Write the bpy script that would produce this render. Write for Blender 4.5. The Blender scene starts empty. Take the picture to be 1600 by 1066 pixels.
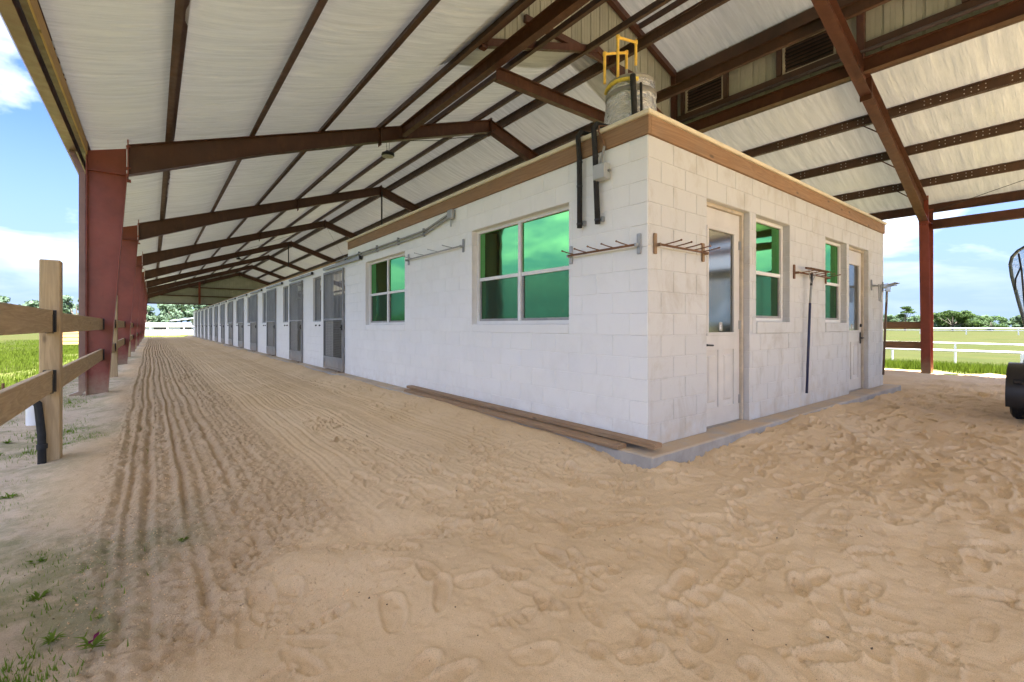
import bpy, math, random
import numpy as np
from mathutils import Vector, Matrix
R_ = math.radians
rnd = random.Random(7)
nrg = np.random.default_rng(11)
scene = bpy.context.scene
COL = scene.collection

# ------------------------------------------------------------------ camera
cam = bpy.data.cameras.new('camera'); camo = bpy.data.objects.new('camera', cam); COL.objects.link(camo)
cam.sensor_width = 36; cam.lens = 36 * 719.65 / 1600
cam.shift_y = -(533 - 509.7) / 1600
camo.location = (-3.541, -2.533, 1.101); camo.rotation_euler = (R_(90), R_(-.066), R_(-37.99))
cam.clip_end = 4000; cam.clip_start = .05
scene.camera = camo
scene.render.resolution_x = 1024; scene.render.resolution_y = 682

# ------------------------------------------------------------------ light
SUN_EL, SUN_AZ = 66, 168          # azimuth clockwise from +Y
sun = bpy.data.lights.new('sun', 'SUN'); suno = bpy.data.objects.new('sun', sun); COL.objects.link(suno)
sun.energy = 2.0; sun.angle = R_(.6); sun.color = (1, .95, .87)
sd = Vector((math.sin(R_(SUN_AZ)) * math.cos(R_(SUN_EL)), math.cos(R_(SUN_AZ)) * math.cos(R_(SUN_EL)), math.sin(R_(SUN_EL))))
suno.rotation_euler = sd.to_track_quat('Z', 'Y').to_euler()
world = bpy.data.worlds.new('World'); scene.world = world; world.use_nodes = True
vs = scene.view_settings
vs.view_transform = 'Standard'; vs.look = 'None'; vs.gamma = 1; vs.use_curve_mapping = False
vs.exposure = 4.72
SKY = .10
cy = scene.cycles
cy.max_bounces = 10; cy.diffuse_bounces = 7; cy.glossy_bounces = 4; cy.transmission_bounces = 4; cy.transparent_max_bounces = 8
cy.use_denoising = True; cy.sample_clamp_indirect = 6; cy.caustics_reflective = False; cy.caustics_refractive = False


class NT:
    """small node-graph writer"""
    def __init__(s, tree):
        s.t = tree; tree.nodes.clear()
    def n(s, kind, ins=None, **props):
        nd = s.t.nodes.new(kind)
        for k, v in props.items(): setattr(nd, k, v)
        for k, v in (ins or {}).items():
            sock = nd.inputs[k]
            if isinstance(v, bpy.types.NodeSocket): s.t.links.new(v, sock)
            else:
                if isinstance(v, (tuple, list)) and len(v) == 3 and sock.type == 'RGBA': v = (*v, 1)
                sock.default_value = v
        return nd
    def math(s, op, a, b=0.0, c=0.0, clamp=False):
        return s.n('ShaderNodeMath', {0: a, 1: b, 2: c}, operation=op, use_clamp=clamp).outputs[0]
    def vmath(s, op, a, b=(0, 0, 0)):
        return s.n('ShaderNodeVectorMath', {0: a, 1: b}, operation=op).outputs[0]
    def ramp(s, fac, stops, interp='LINEAR'):
        nd = s.n('ShaderNodeValToRGB', {0: fac}); cr = nd.color_ramp; cr.interpolation = interp
        while len(cr.elements) < len(stops): cr.elements.new(.5)
        for e, (p, c) in zip(cr.elements, stops):
            e.position = p; e.color = (c, c, c, 1) if not isinstance(c, (tuple, list)) else (*c, 1)
        return nd.outputs[0]
    def noise(s, vec, scale, detail=3, rough=.55, dist=0.0):
        return s.n('ShaderNodeTexNoise', {'Vector': vec, 'Scale': scale, 'Detail': detail, 'Roughness': rough, 'Distortion': dist}).outputs[0]
    def mix(s, f, a, b, blend='MIX'):
        return s.n('ShaderNodeMixRGB', {0: f, 1: a, 2: b}, blend_type=blend).outputs[0]
    def bump(s, h, strength=.3, dist=.01, normal=None):
        i = {'Height': h, 'Strength': strength, 'Distance': dist}
        if normal is not None: i['Normal'] = normal
        return s.n('ShaderNodeBump', i).outputs[0]
    def scaled(s, vec, sc):
        return s.vmath('MULTIPLY', vec, sc)


# sky: daylight sky with scattered fair-weather cloud
w = NT(world.node_tree)
tc = w.n('ShaderNodeTexCoord').outputs['Generated']
skyc = w.n('ShaderNodeTexSky', sky_type='NISHITA', sun_disc=False, sun_elevation=R_(SUN_EL), sun_rotation=R_(SUN_AZ),
           air_density=1.0, dust_density=.8, ozone_density=2.5).outputs[0]
sx = w.n('ShaderNodeSeparateXYZ', {0: tc})
zz = w.math('ADD', w.math('MAXIMUM', sx.outputs[2], 0.0), .16)
pl = w.n('ShaderNodeCombineXYZ', {0: w.math('DIVIDE', sx.outputs[0], zz), 1: w.math('DIVIDE', sx.outputs[1], zz), 2: 3.7}).outputs[0]
cn = w.noise(pl, 1.15, 7, .55, .3)
cmask = w.ramp(cn, [(.42, 0.0), (.62, 1.0)])
cshade = w.ramp(w.noise(pl, 2.7, 5, .6), [(.3, .72), (.7, 1.0)])
cloudc = w.mix(1.0, (1.7, 1.72, 1.78), cshade, 'MULTIPLY')
cl = w.mix(w.math('MULTIPLY', cmask, .85), w.mix(1.0, skyc, (.078, .092, .148), 'MULTIPLY'), cloudc)
hz = w.ramp(sx.outputs[2], [(0.0, 1.0), (.07, .90), (.16, .55), (.30, 0.0)])
cl = w.mix(hz, cl, (.22, .305, .46))
w.n('ShaderNodeOutputWorld', {0: w.n('ShaderNodeBackground', {0: cl, 1: SKY}).outputs[0]})


# ------------------------------------------------------------------ materials
def mat(name):
    m = bpy.data.materials.new(name); m.use_nodes = True
    return m, NT(m.node_tree)
def finish(t, **ins):
    ins = {k.replace('_', ' '): v for k, v in ins.items()}
    b = t.n('ShaderNodeBsdfPrincipled', ins)
    t.n('ShaderNodeOutputMaterial', {0: b.outputs[0]})
    return b
def pos(t): return t.n('ShaderNodeNewGeometry').outputs['Position']
def objrand(t): return t.n('ShaderNodeObjectInfo').outputs['Random']
def simple(name, col, rough=.6, metal=0.0, var=.12, scale=6.0, bump=.0, bscale=60.0, dark=None):
    m, t = mat(name); p = pos(t)
    f = t.noise(p, scale, 5, .6)
    c2 = dark or tuple(c * (1 - 2 * var) for c in col)
    c1 = tuple(min(1, c * (1 + var)) for c in col)
    c = t.ramp(f, [(.3, c2), (.7, c1)])
    ins = dict(Base_Color=c, Roughness=t.ramp(t.noise(p, scale * 2.3, 3), [(.3, max(.02, rough - .1)), (.7, min(1, rough + .1))]), Metallic=metal)
    if bump: ins['Normal'] = t.bump(t.noise(p, bscale, 4), bump, .004)
    finish(t, **ins)
    return m

def m_block(name, dirt, bright):
    m, t = mat(name); p = pos(t)
    base = t.mix(objrand(t), bright, tuple(q * .965 for q in bright))
    base = t.mix(t.ramp(t.noise(p, 1.3, 6, .65), [(.42, 0.0), (.75, .8)]), base, tuple(q * .93 for q in bright))
    st = t.noise(t.scaled(p, (1.6, 1.6, 1.0)), 1.9, 8, .74, .5)
    base = t.mix(t.math('MULTIPLY', t.ramp(st, [(.50, 0.0), (.72, 1.0)]), dirt), base, (.42, .39, .345))
    sp = t.noise(p, 23, 3, .7)
    base = t.mix(t.math('MULTIPLY', t.ramp(sp, [(.66, 0.0), (.74, 1.0)]), .35 * dirt), base, (.30, .27, .23))
    z = t.n('ShaderNodeSeparateXYZ', {0: p}).outputs[2]
    low = t.math('MULTIPLY', t.ramp(z, [(0.0, 1.0), (.32, 0.0)]), t.ramp(t.noise(p, 5, 5, .7), [(.40, 0.0), (.68, .75)]))
    base = t.mix(t.math('MULTIPLY', low, min(1, .35 + dirt)), base, (.52, .43, .32))
    hgt = t.math('ADD', t.noise(p, 130, 3, .7), t.math('MULTIPLY', t.noise(p, 30, 4, .6), 1.4))
    finish(t, Base_Color=base, Roughness=.62, Normal=t.bump(hgt, .35, .004))
    return m
M = {}
M['block'] = m_block('painted_block', .10, (.87, .868, .845)); M['block_dirty_shaded'] = m_block('painted_block_weathered_shaded', .75, (.60, .605, .605))  # short wall: dirt, plus a greyer base standing in for its shade

def m_wood(name, c1, c2, axis, rough=.75, ring=1.0, grey=0.0):
    m, t = mat(name); p = pos(t)
    sc = [9.0, 9.0, 9.0]; sc['xyz'.index(axis)] = .55
    off = t.vmath('ADD', t.scaled(p, tuple(sc)), t.n('ShaderNodeCombineXYZ', {0: t.math('MULTIPLY', objrand(t), 37.0), 1: t.math('MULTIPLY', objrand(t), 13.0), 2: 0.0}).outputs[0])
    d = t.noise(off, 1.0, 3, .5, .7)
    g = t.math('FRACT', t.math('MULTIPLY', d, 9.0 * ring))
    g = t.ramp(g, [(0.0, 0.0), (.75, 1.0), (.97, .15)])
    fine = t.noise(t.scaled(off, (1, 1, 1)), 9.0, 4, .7)
    c = t.mix(t.math('MULTIPLY', g, .8), c1, c2)
    c = t.mix(t.ramp(fine, [(.35, 0.0), (.7, .5)]), c, tuple(x * .72 for x in c1))
    kn = t.n('ShaderNodeTexVoronoi', {'Vector': t.scaled(p, tuple(2.2 if q < 1 else 6.0 for q in sc)), 'Scale': 1.0}).outputs['Distance']
    c = t.mix(t.ramp(kn, [(.06, .85), (.13, 0.0)]), c, tuple(x * .3 for x in c1))
    if grey: c = t.mix(t.math('MULTIPLY', t.ramp(t.noise(p, 3.0, 5, .6), [(.3, 0.0), (.7, 1.0)]), grey), c, (.22, .20, .17))
    finish(t, Base_Color=c, Roughness=rough, Normal=t.bump(t.math('ADD', fine, g), .35, .003))
    return m
for a in 'xyz':
    M['fascia_' + a] = m_wood('treated_fascia_' + a, (.27, .145, .068), (.39, .225, .115), a, grey=.20)
    M['rail_' + a] = m_wood('weathered_rail_' + a, (.42, .29, .145), (.58, .42, .23), a, grey=.16)
    M['plank_' + a] = m_wood('pine_plank_' + a, (.27, .16, .080), (.42, .27, .145), a, grey=.25)
    M['lumber_' + a] = m_wood('yellow_board_' + a, (.40, .24, .09), (.52, .33, .14), a)

def m_steel(name, col, var=.22, metal=.0, rough=.5, rust=.0):
    m, t = mat(name); p = pos(t)
    c = t.mix(t.ramp(t.noise(p, 1.7, 6, .65), [(.3, 0.0), (.7, 1.0)]), tuple(x * (1 - var) for x in col), tuple(min(1, x * (1 + var)) for x in col))
    if rust: c = t.mix(t.math('MULTIPLY', t.ramp(t.noise(t.scaled(p, (1, 1, .35)), 5, 6, .7), [(.5, 0.0), (.72, 1.0)]), rust), c, (.23, .10, .045))
    zc_ = t.n('ShaderNodeSeparateXYZ', {0: p}).outputs[2]
    splash = t.math('MULTIPLY', t.ramp(t.math('ADD', t.math('MULTIPLY', zc_, .9), t.math('MULTIPLY', t.noise(p, 7, 5, .7), .5)), [(.14, 1.0), (.50, 0.0)]), .75)
    c = t.mix(splash, c, (.40, .29, .18))
    c = t.mix(t.ramp(t.noise(t.scaled(p, (3, 3, .6)), 2.6, 7, .75), [(.60, 0.0), (.72, .55)]), c, tuple(x * .55 for x in col))
    finish(t, Base_Color=c, Roughness=t.ramp(t.noise(p, 9, 4), [(.3, rough - .1), (.7, rough + .12)]), Metallic=metal, Normal=t.bump(t.noise(p, 40, 3), .08, .003))
    return m
M['primer'] = m_steel('red_primer_steel', (.235, .056, .036), rough=.48, rust=.12)
M['rafter'] = m_steel('red_rafter_steel_shaded', (.080, .030, .018), rough=.45, rust=.3)  # the columns' red primer, darkened to stand in for shade under the roof
M['purlin'] = m_steel('brown_purlin_steel', (.070, .036, .022), rough=.5, rust=.2)
M['gutter'] = m_steel('brown_gutter_metal', (.21, .115, .088), rough=.4)
M['galv'] = m_steel('grey_galvanised_steel', (.33, .34, .34), metal=.35, rough=.45)
M['greysteel'] = m_steel('grey_painted_steel', (.25, .255, .255), rough=.5)
M['rustbar'] = m_steel('rusty_steel_bar', (.17, .085, .045), rough=.7, rust=.6)
M['darkmetal'] = m_steel('black_metal', (.018, .018, .02), rough=.4)
M['rubber'] = simple('black_rubber', (.016, .016, .017), .75, bump=.2, bscale=200)
M['foam'] = simple('black_foam_sleeve', (.022, .022, .023), .9, bump=.4, bscale=120)
M['plastic'] = simple('black_moulded_plastic', (.014, .014, .016), .38, bump=.06, bscale=300)
M['white'] = simple('white_vinyl', (.80, .79, .76), .45, var=.03)
M['doorwhite'] = simple('beige_white_door_paint', (.63, .61, .58), .45, var=.06, scale=3, bump=.05)
M['cap'] = simple('cream_cap_metal', (.72, .64, .48), .45, var=.05)
M['greybox'] = simple('pale_grey_plastic', (.42, .44, .45), .5, var=.04)
M['yellow'] = simple('yellow_plastic_pipe', (.85, .56, .10), .4, var=.10, scale=20)
M['yellowlid'] = simple('yellow_insulation', (.80, .62, .10), .7, var=.15, scale=25)
M['paleleaf'] = simple('pale_weed', (.12, .20, .045), .6)
M['whiterail'] = simple('white_rail_paint', (.80, .80, .79), .45, var=.04)
M['louvre'] = simple('brown_louvre', (.085, .048, .034), .5)
M['louvretrim'] = simple('cream_louvre_trim', (.48, .43, .34), .5)
M['lens'] = simple('frosted_lens', (.62, .62, .60), .3, var=.03)
M['bluepole'] = simple('dark_blue_pole', (.020, .030, .085), .4)
M['brownpole'] = simple('brown_pole', (.16, .10, .06), .6)
M['interior'] = simple('grey_stall_interior', (.34, .33, .31), .8, var=.1)
M['barnroof'] = simple('pale_metal_roof', (.50, .54, .60), .5, var=.05)

def m_siding():
    m, t = mat('pale_green_siding'); p = pos(t)
    c = t.ramp(t.noise(p, 2.0, 4), [(.3, (.36, .365, .31)), (.7, (.45, .455, .395))])
    finish(t, Base_Color=c, Roughness=.5, Normal=t.bump(t.noise(p, 30, 3), .1, .003))
    return m
M['siding'] = m_siding()

def m_insul():
    m, t = mat('white_vinyl_insulation'); p = pos(t)
    st = t.noise(t.scaled(p, (.55, 6.5, .55)), 1.6, 6, .62, .35)
    big = t.noise(p, .55, 3)
    c = t.mix(t.ramp(st, [(.35, 0.0), (.68, 1.0)]), (.37, .395, .415), (.57, .60, .625))  # wrinkle shading painted into the colour: folds darker, crests lighter
    c = t.mix(t.ramp(big, [(.45, 0.0), (.68, .55)]), c, (.50, .52, .48))
    nrm = t.bump(t.math('ADD', st, t.math('MULTIPLY', t.noise(t.scaled(p, (1.1, 17.0, 1.1)), 1.3, 4, .6, .4), .45)), .8, .035)
    d = t.n('ShaderNodeBsdfPrincipled', {'Base Color': c, 'Roughness': .42, 'Normal': nrm, 'Specular IOR Level': .5})
    tr = t.n('ShaderNodeBsdfTranslucent', {'Color': (.80, .79, .76), 'Normal': nrm})
    t.n('ShaderNodeOutputMaterial', {0: t.n('ShaderNodeMixShader', {0: TRANSL, 1: d.outputs[0], 2: tr.outputs[0]}).outputs[0]})
    return m
TRANSL = .015
M['insul'] = m_insul()

def m_glass(name, col, rough=.05, wav=.0, screen=0.0):
    m, t = mat(name); p = pos(t)
    nrm = t.bump(t.noise(p, 2.2, 2), .04 + wav, .02)
    g = t.n('ShaderNodeBsdfGlossy', {'Color': (*col, 1), 'Roughness': rough, 'Normal': nrm})
    d = t.n('ShaderNodeBsdfDiffuse', {'Color': (.035, .038, .036, 1)})
    f = .92 - screen
    if screen:
        wv = t.n('ShaderNodeTexWave', {'Vector': t.scaled(p, (1, 1, .8)), 'Scale': 13.0, 'Distortion': 5.5, 'Detail': 1.5, 'Detail Scale': .9}).outputs['Fac']  # moiré of screen and its reflection painted as faint waves
        f = t.ramp(wv, [(.2, .40), (.85, .46)])
    t.n('ShaderNodeOutputMaterial', {0: t.n('ShaderNodeMixShader', {0: f, 1: d.outputs[0], 2: g.outputs[0]}).outputs[0]})
    return m
M['green'] = m_glass('green_reflective_glass', (.16, .50, .17), .03)
M['greenscreen'] = m_glass('green_glass_behind_screen', (.12, .40, .16), .08, .05, .48)
M['doorglass'] = m_glass('door_glass', (.37, .365, .335), .10)

def m_foil():
    m, t = mat('crinkled_foil'); p = pos(t)
    h = t.noise(t.scaled(p, (1, 1, 1.6)), 9, 5, .66, 1.6)
    finish(t, Base_Color=(.78, .79, .81), Metallic=1.0, Roughness=t.ramp(t.noise(p, 8, 3), [(.3, .06), (.7, .22)]), Normal=t.bump(h, .9, .055))
    return m
M['foil'] = m_foil()
M['ducttape'] = simple('grey_tape', (.30, .29, .27), .45, metal=.3)

def m_concrete():
    m, t = mat('concrete'); p = pos(t)
    c = t.ramp(t.noise(p, 3.0, 7, .7), [(.3, (.27, .255, .235)), (.7, (.43, .41, .38))])
    up = t.n('ShaderNodeSeparateXYZ', {0: t.n('ShaderNodeNewGeometry').outputs['Normal']}).outputs[2]
    sandf = t.math('MULTIPLY', t.math('MAXIMUM', up, 0.0), t.ramp(t.noise(p, 2.2, 6, .65), [(.32, 0.0), (.55, .9)]))
    c = t.mix(sandf, c, (.50, .375, .24))
    finish(t, Base_Color=c, Roughness=.85, Normal=t.bump(t.noise(p, 60, 5, .7), .4, .006))
    return m
M['concrete'] = m_concrete()

def m_sand():
    m, t = mat('sand'); p = pos(t)
    s = t.n('ShaderNodeSeparateXYZ', {0: p})
    a = t.n('ShaderNodeAttribute', attribute_name='zone')          # r: harrowed, g: soil and moss, b: grass cover outside the barn
    zc = t.n('ShaderNodeSeparateXYZ', {0: a.outputs['Vector']})
    c = t.ramp(t.noise(p, .9, 6, .6), [(.32, (.60, .43, .245)), (.68, (.70, .52, .315))])
    c = t.mix(t.ramp(t.noise(t.scaled(p, (1, .4, 1)), .5, 4), [(.42, 0.0), (.7, .65)]), c, (.69, .53, .345))
    c = t.mix(t.math('MULTIPLY', zc.outputs[0], .55), c, t.ramp(t.noise(p, 22, 4, .7), [(.3, (.42, .29, .165)), (.7, (.62, .46, .285))]))
    c = t.mix(t.math('MULTIPLY', zc.outputs[1], .8), c, (.47, .385, .275))
    gm = t.ramp(t.noise(p, 2.1, 7, .75), [(.47, 0.0), (.60, 1.0)])
    c = t.mix(t.math('MULTIPLY', t.math('MULTIPLY', gm, zc.outputs[1]), .65), c, (.20, .205, .085))
    spk = t.ramp(t.noise(p, 300, 2, .6), [(.34, .72), (.5, 1.0)])
    c = t.mix(1.0, c, spk, 'MULTIPLY')
    deb = t.ramp(t.noise(p, 42, 2, .5), [(.765, 0.0), (.79, 1.0)])
    c = t.mix(t.math('MULTIPLY', deb, .7), c, (.10, .065, .04))
    rough_ = t.math('ADD', .45, t.math('MULTIPLY', zc.outputs[0], 1.0))
    h = t.math('ADD', t.math('MULTIPLY', t.noise(p, 210, 3, .75), .32), t.math('MULTIPLY', t.noise(p, 48, 6, .70), rough_))
    c = t.mix(zc.outputs[2], c, t.ramp(t.noise(p, 3.2, 6, .7), [(.32, (.050, .070, .010)), (.55, (.06, .07, .014)), (.72, (.12, .095, .05))]))
    finish(t, Base_Color=c, Roughness=.95, Specular_IOR_Level=.15, Normal=t.bump(h, .75, .013))
    return m
M['sand'] = m_sand()

def m_grassland():
    m, t = mat('grassland'); p = pos(t)
    c = t.ramp(t.noise(p, .35, 7, .7), [(.3, (.022, .031, .005)), (.5, (.030, .037, .007)), (.72, (.042, .044, .010))])
    c = t.mix(t.ramp(t.noise(t.scaled(p, (.15, .03, 1)), 1.0, 4), [(.45, 0.0), (.65, .6)]), c, (.040, .037, .012))
    finish(t, Base_Color=c, Roughness=.9, Specular_IOR_Level=.1, Normal=t.bump(t.noise(p, 9, 6, .75), .8, .06))
    return m
M['grassland'] = m_grassland()

def m_leaf(name, c1, c2, tr=.3):
    m, t = mat(name); p = pos(t)
    c = t.mix(t.ramp(t.noise(p, .7, 4, .7), [(.3, 0.0), (.7, 1.0)]), c1, c2)
    d = t.n('ShaderNodeBsdfDiffuse', {'Color': c}); l = t.n('ShaderNodeBsdfTranslucent', {'Color': t.mix(1.0, c, (1.25, 1.3, .7), 'MULTIPLY')})
    t.n('ShaderNodeOutputMaterial', {0: t.n('ShaderNodeMixShader', {0: tr, 1: d.outputs[0], 2: l.outputs[0]}).outputs[0]})
    return m
M['blade'] = m_leaf('grass_blade', (.052, .082, .011), (.095, .130, .020), .4)
M['leaf_dark'] = m_leaf('oak_leaf', (.040, .068, .030), (.075, .115, .045))
M['leaf_mid'] = m_leaf('tree_leaf', (.055, .095, .048), (.10, .15, .075))
M['leaf_hazed'] = m_leaf('far_leaf_hazed', (.075, .115, .085), (.115, .165, .115))  # distance haze painted in as a paler, bluer leaf colour
M['weed'] = m_leaf('weed_leaf', (.11, .18, .025), (.18, .25, .045), .35)
M['purpleleaf'] = m_leaf('purple_leaf', (.14, .02, .07), (.18, .03, .09), .3)
M['bark'] = simple('bark', (.10, .085, .07), .9, bump=.5, bscale=12)

def m_clear():
    m, t = mat('clear_windscreen'); p = pos(t)
    g = t.n('ShaderNodeBsdfGlossy', {'Color': (.9, .93, .92, 1), 'Roughness': .03, 'Normal': t.bump(t.noise(p, 3.0, 3), .25, .05)})
    tp = t.n('ShaderNodeBsdfTransparent', {'Color': (.80, .86, .84, 1)})
    fr = t.n('ShaderNodeLayerWeight', {0: .45}).outputs['Facing']
    t.n('ShaderNodeOutputMaterial', {0: t.n('ShaderNodeMixShader', {0: t.math('ADD', t.math('MULTIPLY', fr, .5), .28), 1: tp.outputs[0], 2: g.outputs[0]}).outputs[0]})
    return m
M['clear'] = m_clear()


# ------------------------------------------------------------------ mesh helpers
class MB:
    def __init__(s): s.v = []; s.f = []; s.nv = 0
    def add(s, verts, faces):
        o = s.nv; s.v.extend([tuple(map(float, q)) for q in verts]); s.nv += len(verts)
        s.f.extend([tuple(i + o for i in f) for f in faces]); return s
    def box(s, x0, x1, y0, y1, z0, z1):
        return s.add([(x0, y0, z0), (x1, y0, z0), (x1, y1, z0), (x0, y1, z0), (x0, y0, z1), (x1, y0, z1), (x1, y1, z1), (x0, y1, z1)],
                     [(0, 3, 2, 1), (4, 5, 6, 7), (0, 1, 5, 4), (1, 2, 6, 5), (2, 3, 7, 6), (3, 0, 4, 7)])
    def bbox(s, x0, x1, y0, y1, z0, z1, b=.006):
        """box with all edges chamfered"""
        v = []; X = (x0, x1); Y = (y0, y1); Z = (z0, z1)
        idx = {}
        for i in (0, 1):
            for j in (0, 1):
                for k in (0, 1):
                    sx_, sy_, sz_ = (1 - 2 * i) * b, (1 - 2 * j) * b, (1 - 2 * k) * b
                    for a, q in enumerate(((X[i], Y[j] + sy_, Z[k] + sz_), (X[i] + sx_, Y[j], Z[k] + sz_), (X[i] + sx_, Y[j] + sy_, Z[k]))):
                        idx[i, j, k, a] = len(v); v.append(q)
        f = []
        def quad(l, flip):
            f.append(tuple(l[::-1]) if flip else tuple(l))
        for i in (0, 1): quad([idx[i, 0, 0, 0], idx[i, 1, 0, 0], idx[i, 1, 1, 0], idx[i, 0, 1, 0]], i == 0)
        for j in (0, 1): quad([idx[0, j, 0, 1], idx[1, j, 0, 1], idx[1, j, 1, 1], idx[0, j, 1, 1]], j == 1)
        for k in (0, 1): quad([idx[0, 0, k, 2], idx[1, 0, k, 2], idx[1, 1, k, 2], idx[0, 1, k, 2]], k == 0)
        for i in (0, 1):
            for j in (0, 1): quad([idx[i, j, 0, 0], idx[i, j, 0, 1], idx[i, j, 1, 1], idx[i, j, 1, 0]], (i + j) % 2 == 1)
        for i in (0, 1):
            for k in (0, 1): quad([idx[i, 0, k, 0], idx[i, 1, k, 0], idx[i, 1, k, 2], idx[i, 0, k, 2]], (i + k) % 2 == 1)
        for j in (0, 1):
            for k in (0, 1): quad([idx[0, j, k, 1], idx[0, j, k, 2], idx[1, j, k, 2], idx[1, j, k, 1]], (j + k) % 2 == 1)
        for i in (0, 1):
            for j in (0, 1):
                for k in (0, 1): quad([idx[i, j, k, 0], idx[i, j, k, 1], idx[i, j, k, 2]], (i + j + k) % 2 == 1)
        return s.add(v, f)
    def prism(s, poly, axis, a0, a1):
        """poly in the two other axes (xyz order), extruded along axis"""
        n = len(poly)
        def P(q, a): return {'x': (a, q[0], q[1]), 'y': (q[0], a, q[1]), 'z': (q[0], q[1], a)}[axis]
        v = [P(q, a0) for q in poly] + [P(q, a1) for q in poly]
        f = [tuple(range(n)), tuple(range(2 * n - 1, n - 1, -1))] + [(i, i + n, (i + 1) % n + n, (i + 1) % n) for i in range(n)]
        return s.add(v, f)
    def tube(s, pts, r, n=10, caps=True):
        pts = [Vector(p) for p in pts]; rs = r if isinstance(r, (list, tuple)) else [r] * len(pts)
        v = []; f = []; ref = None
        for i, p in enumerate(pts):
            d = ((pts[min(i + 1, len(pts) - 1)] - p).normalized() + (p - pts[max(i - 1, 0)]).normalized()).normalized()
            if ref is None: ref = Vector((0, 0, 1)) if abs(d.z) < .9 else Vector((1, 0, 0))
            a = d.cross(ref).normalized(); b = d.cross(a).normalized(); ref = -b if False else ref
            for k in range(n):
                t_ = 2 * math.pi * k / n
                v.append(p + (a * math.cos(t_) + b * math.sin(t_)) * rs[i])
        for i in range(len(pts) - 1):
            for k in range(n): f.append((i * n + k, i * n + (k + 1) % n, (i + 1) * n + (k + 1) % n, (i + 1) * n + k))
        if caps: f.append(tuple(range(n - 1, -1, -1))); f.append(tuple((len(pts) - 1) * n + k for k in range(n)))
        return s.add(v, f)
    def lathe(s, prof, c, n=32, jit=0.0, rg=None, axis='z'):
        v = []; f = []
        for (r, h) in prof:
            for k in range(n):
                t_ = 2 * math.pi * k / n; rr = r * (1 + (rg.uniform(-jit, jit) if rg else 0))
                q = (rr * math.cos(t_), rr * math.sin(t_), h)
                if axis == 'x': q = (q[2], q[0], q[1])
                if axis == 'y': q = (q[1], q[2], q[0])
                v.append((c[0] + q[0], c[1] + q[1], c[2] + q[2]))
        m = len(prof)
        for i in range(m - 1):
            for k in range(n): f.append((i * n + k, i * n + (k + 1) % n, (i + 1) * n + (k + 1) % n, (i + 1) * n + k))
        f.append(tuple(range(n - 1, -1, -1))); f.append(tuple((m - 1) * n + k for k in range(n)))
        return s.add(v, f)
    def mesh(s, name, m, smooth=False):
        me = bpy.data.meshes.new(name); me.from_pydata(s.v, [], s.f); me.materials.append(m)
        if smooth: me.shade_smooth() if hasattr(me, 'shade_smooth') else me.polygons.foreach_set('use_smooth', [True] * len(me.polygons))
        return me
    def build(s, name, m, parent=None, smooth=False, kind=None, label=None, auto=None):
        me = s.mesh(name, m, smooth or auto is not None)
        if auto is not None and hasattr(me, 'set_sharp_from_angle'): me.set_sharp_from_angle(angle=R_(auto))
        return link(name, me, parent, kind, label)
def link(name, me, parent=None, kind=None, label=None, loc=None, rot=None):
    o = bpy.data.objects.new(name, me); COL.objects.link(o)
    if loc is not None: o.location = loc
    if rot is not None: o.rotation_euler = rot
    if parent is not None:
        o.parent = parent
        pl_ = WL.get(parent.name, (0, 0, 0))
        if loc is None: o.location = (-pl_[0], -pl_[1], -pl_[2])
    if kind: o['kind'] = kind
    if label: o['label'] = label
    return o
WL = {}     # world location of each empty, so that children written in world coordinates sit right
def thing(name, label, cat, loc=(0, 0, 0), group=None):
    o = bpy.data.objects.new(name, None); COL.objects.link(o); o.location = loc; o.empty_display_size = .2
    o['label'] = label; o['category'] = cat
    if group: o['group'] = group
    WL[o.name] = loc
    return o
def tag(o, label, cat, group=None):
    o['label'] = label; o['category'] = cat
    if group: o['group'] = group
    return o
def struct(o): o['kind'] = 'structure'; return o
def copy_tree(o, parent=None):
    c = o.copy(); COL.objects.link(c)
    if parent is not None: c.parent = parent
    for ch in o.children: copy_tree(ch, c)
    return c
def npmesh(name, V, F, m, smooth=True):
    me = bpy.data.meshes.new(name); V = np.asarray(V, np.float32); F = np.asarray(F, np.int32)
    me.vertices.add(len(V)); me.vertices.foreach_set('co', V.ravel())
    k = F.shape[1]; me.loops.add(F.size); me.loops.foreach_set('vertex_index', F.ravel())
    me.polygons.add(len(F)); me.polygons.foreach_set('loop_start', np.arange(len(F), dtype=np.int32) * k)
    if smooth: me.polygons.foreach_set('use_smooth', np.ones(len(F), bool))
    me.materials.append(m); me.update(calc_edges=True); me.validate()
    return me
def vnoise(x, y, seed):
    """smooth 2-D value noise in about [-1, 1]"""
    T = np.random.default_rng(seed).uniform(-1, 1, (256, 256))
    xi = np.floor(x).astype(int); yi = np.floor(y).astype(int); fx = x - xi; fy = y - yi
    fx = fx * fx * fx * (fx * (fx * 6 - 15) + 10); fy = fy * fy * fy * (fy * (fy * 6 - 15) + 10)
    a = T[xi & 255, yi & 255]; b = T[(xi + 1) & 255, yi & 255]; c = T[xi & 255, (yi + 1) & 255]; d = T[(xi + 1) & 255, (yi + 1) & 255]
    return (a * (1 - fx) + b * fx) * (1 - fy) + (c * (1 - fx) + d * fx) * fy
def fbm(x, y, seed, oct=4, gain=.55):
    r = 0; a = 1; f = 1
    for i in range(oct): r = r + a * vnoise(x * f + i * 17.3, y * f + i * 5.1, seed + i); a *= gain; f *= 2.03
    return r
def sstep(a, b, x):
    t_ = np.clip((x - a) / (b - a), 0, 1); return t_ * t_ * (3 - 2 * t_)

GZ = -.15          # level of the sand; the slab top is z = 0
CH = .2032         # block course height
BL = .4064         # block length

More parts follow.
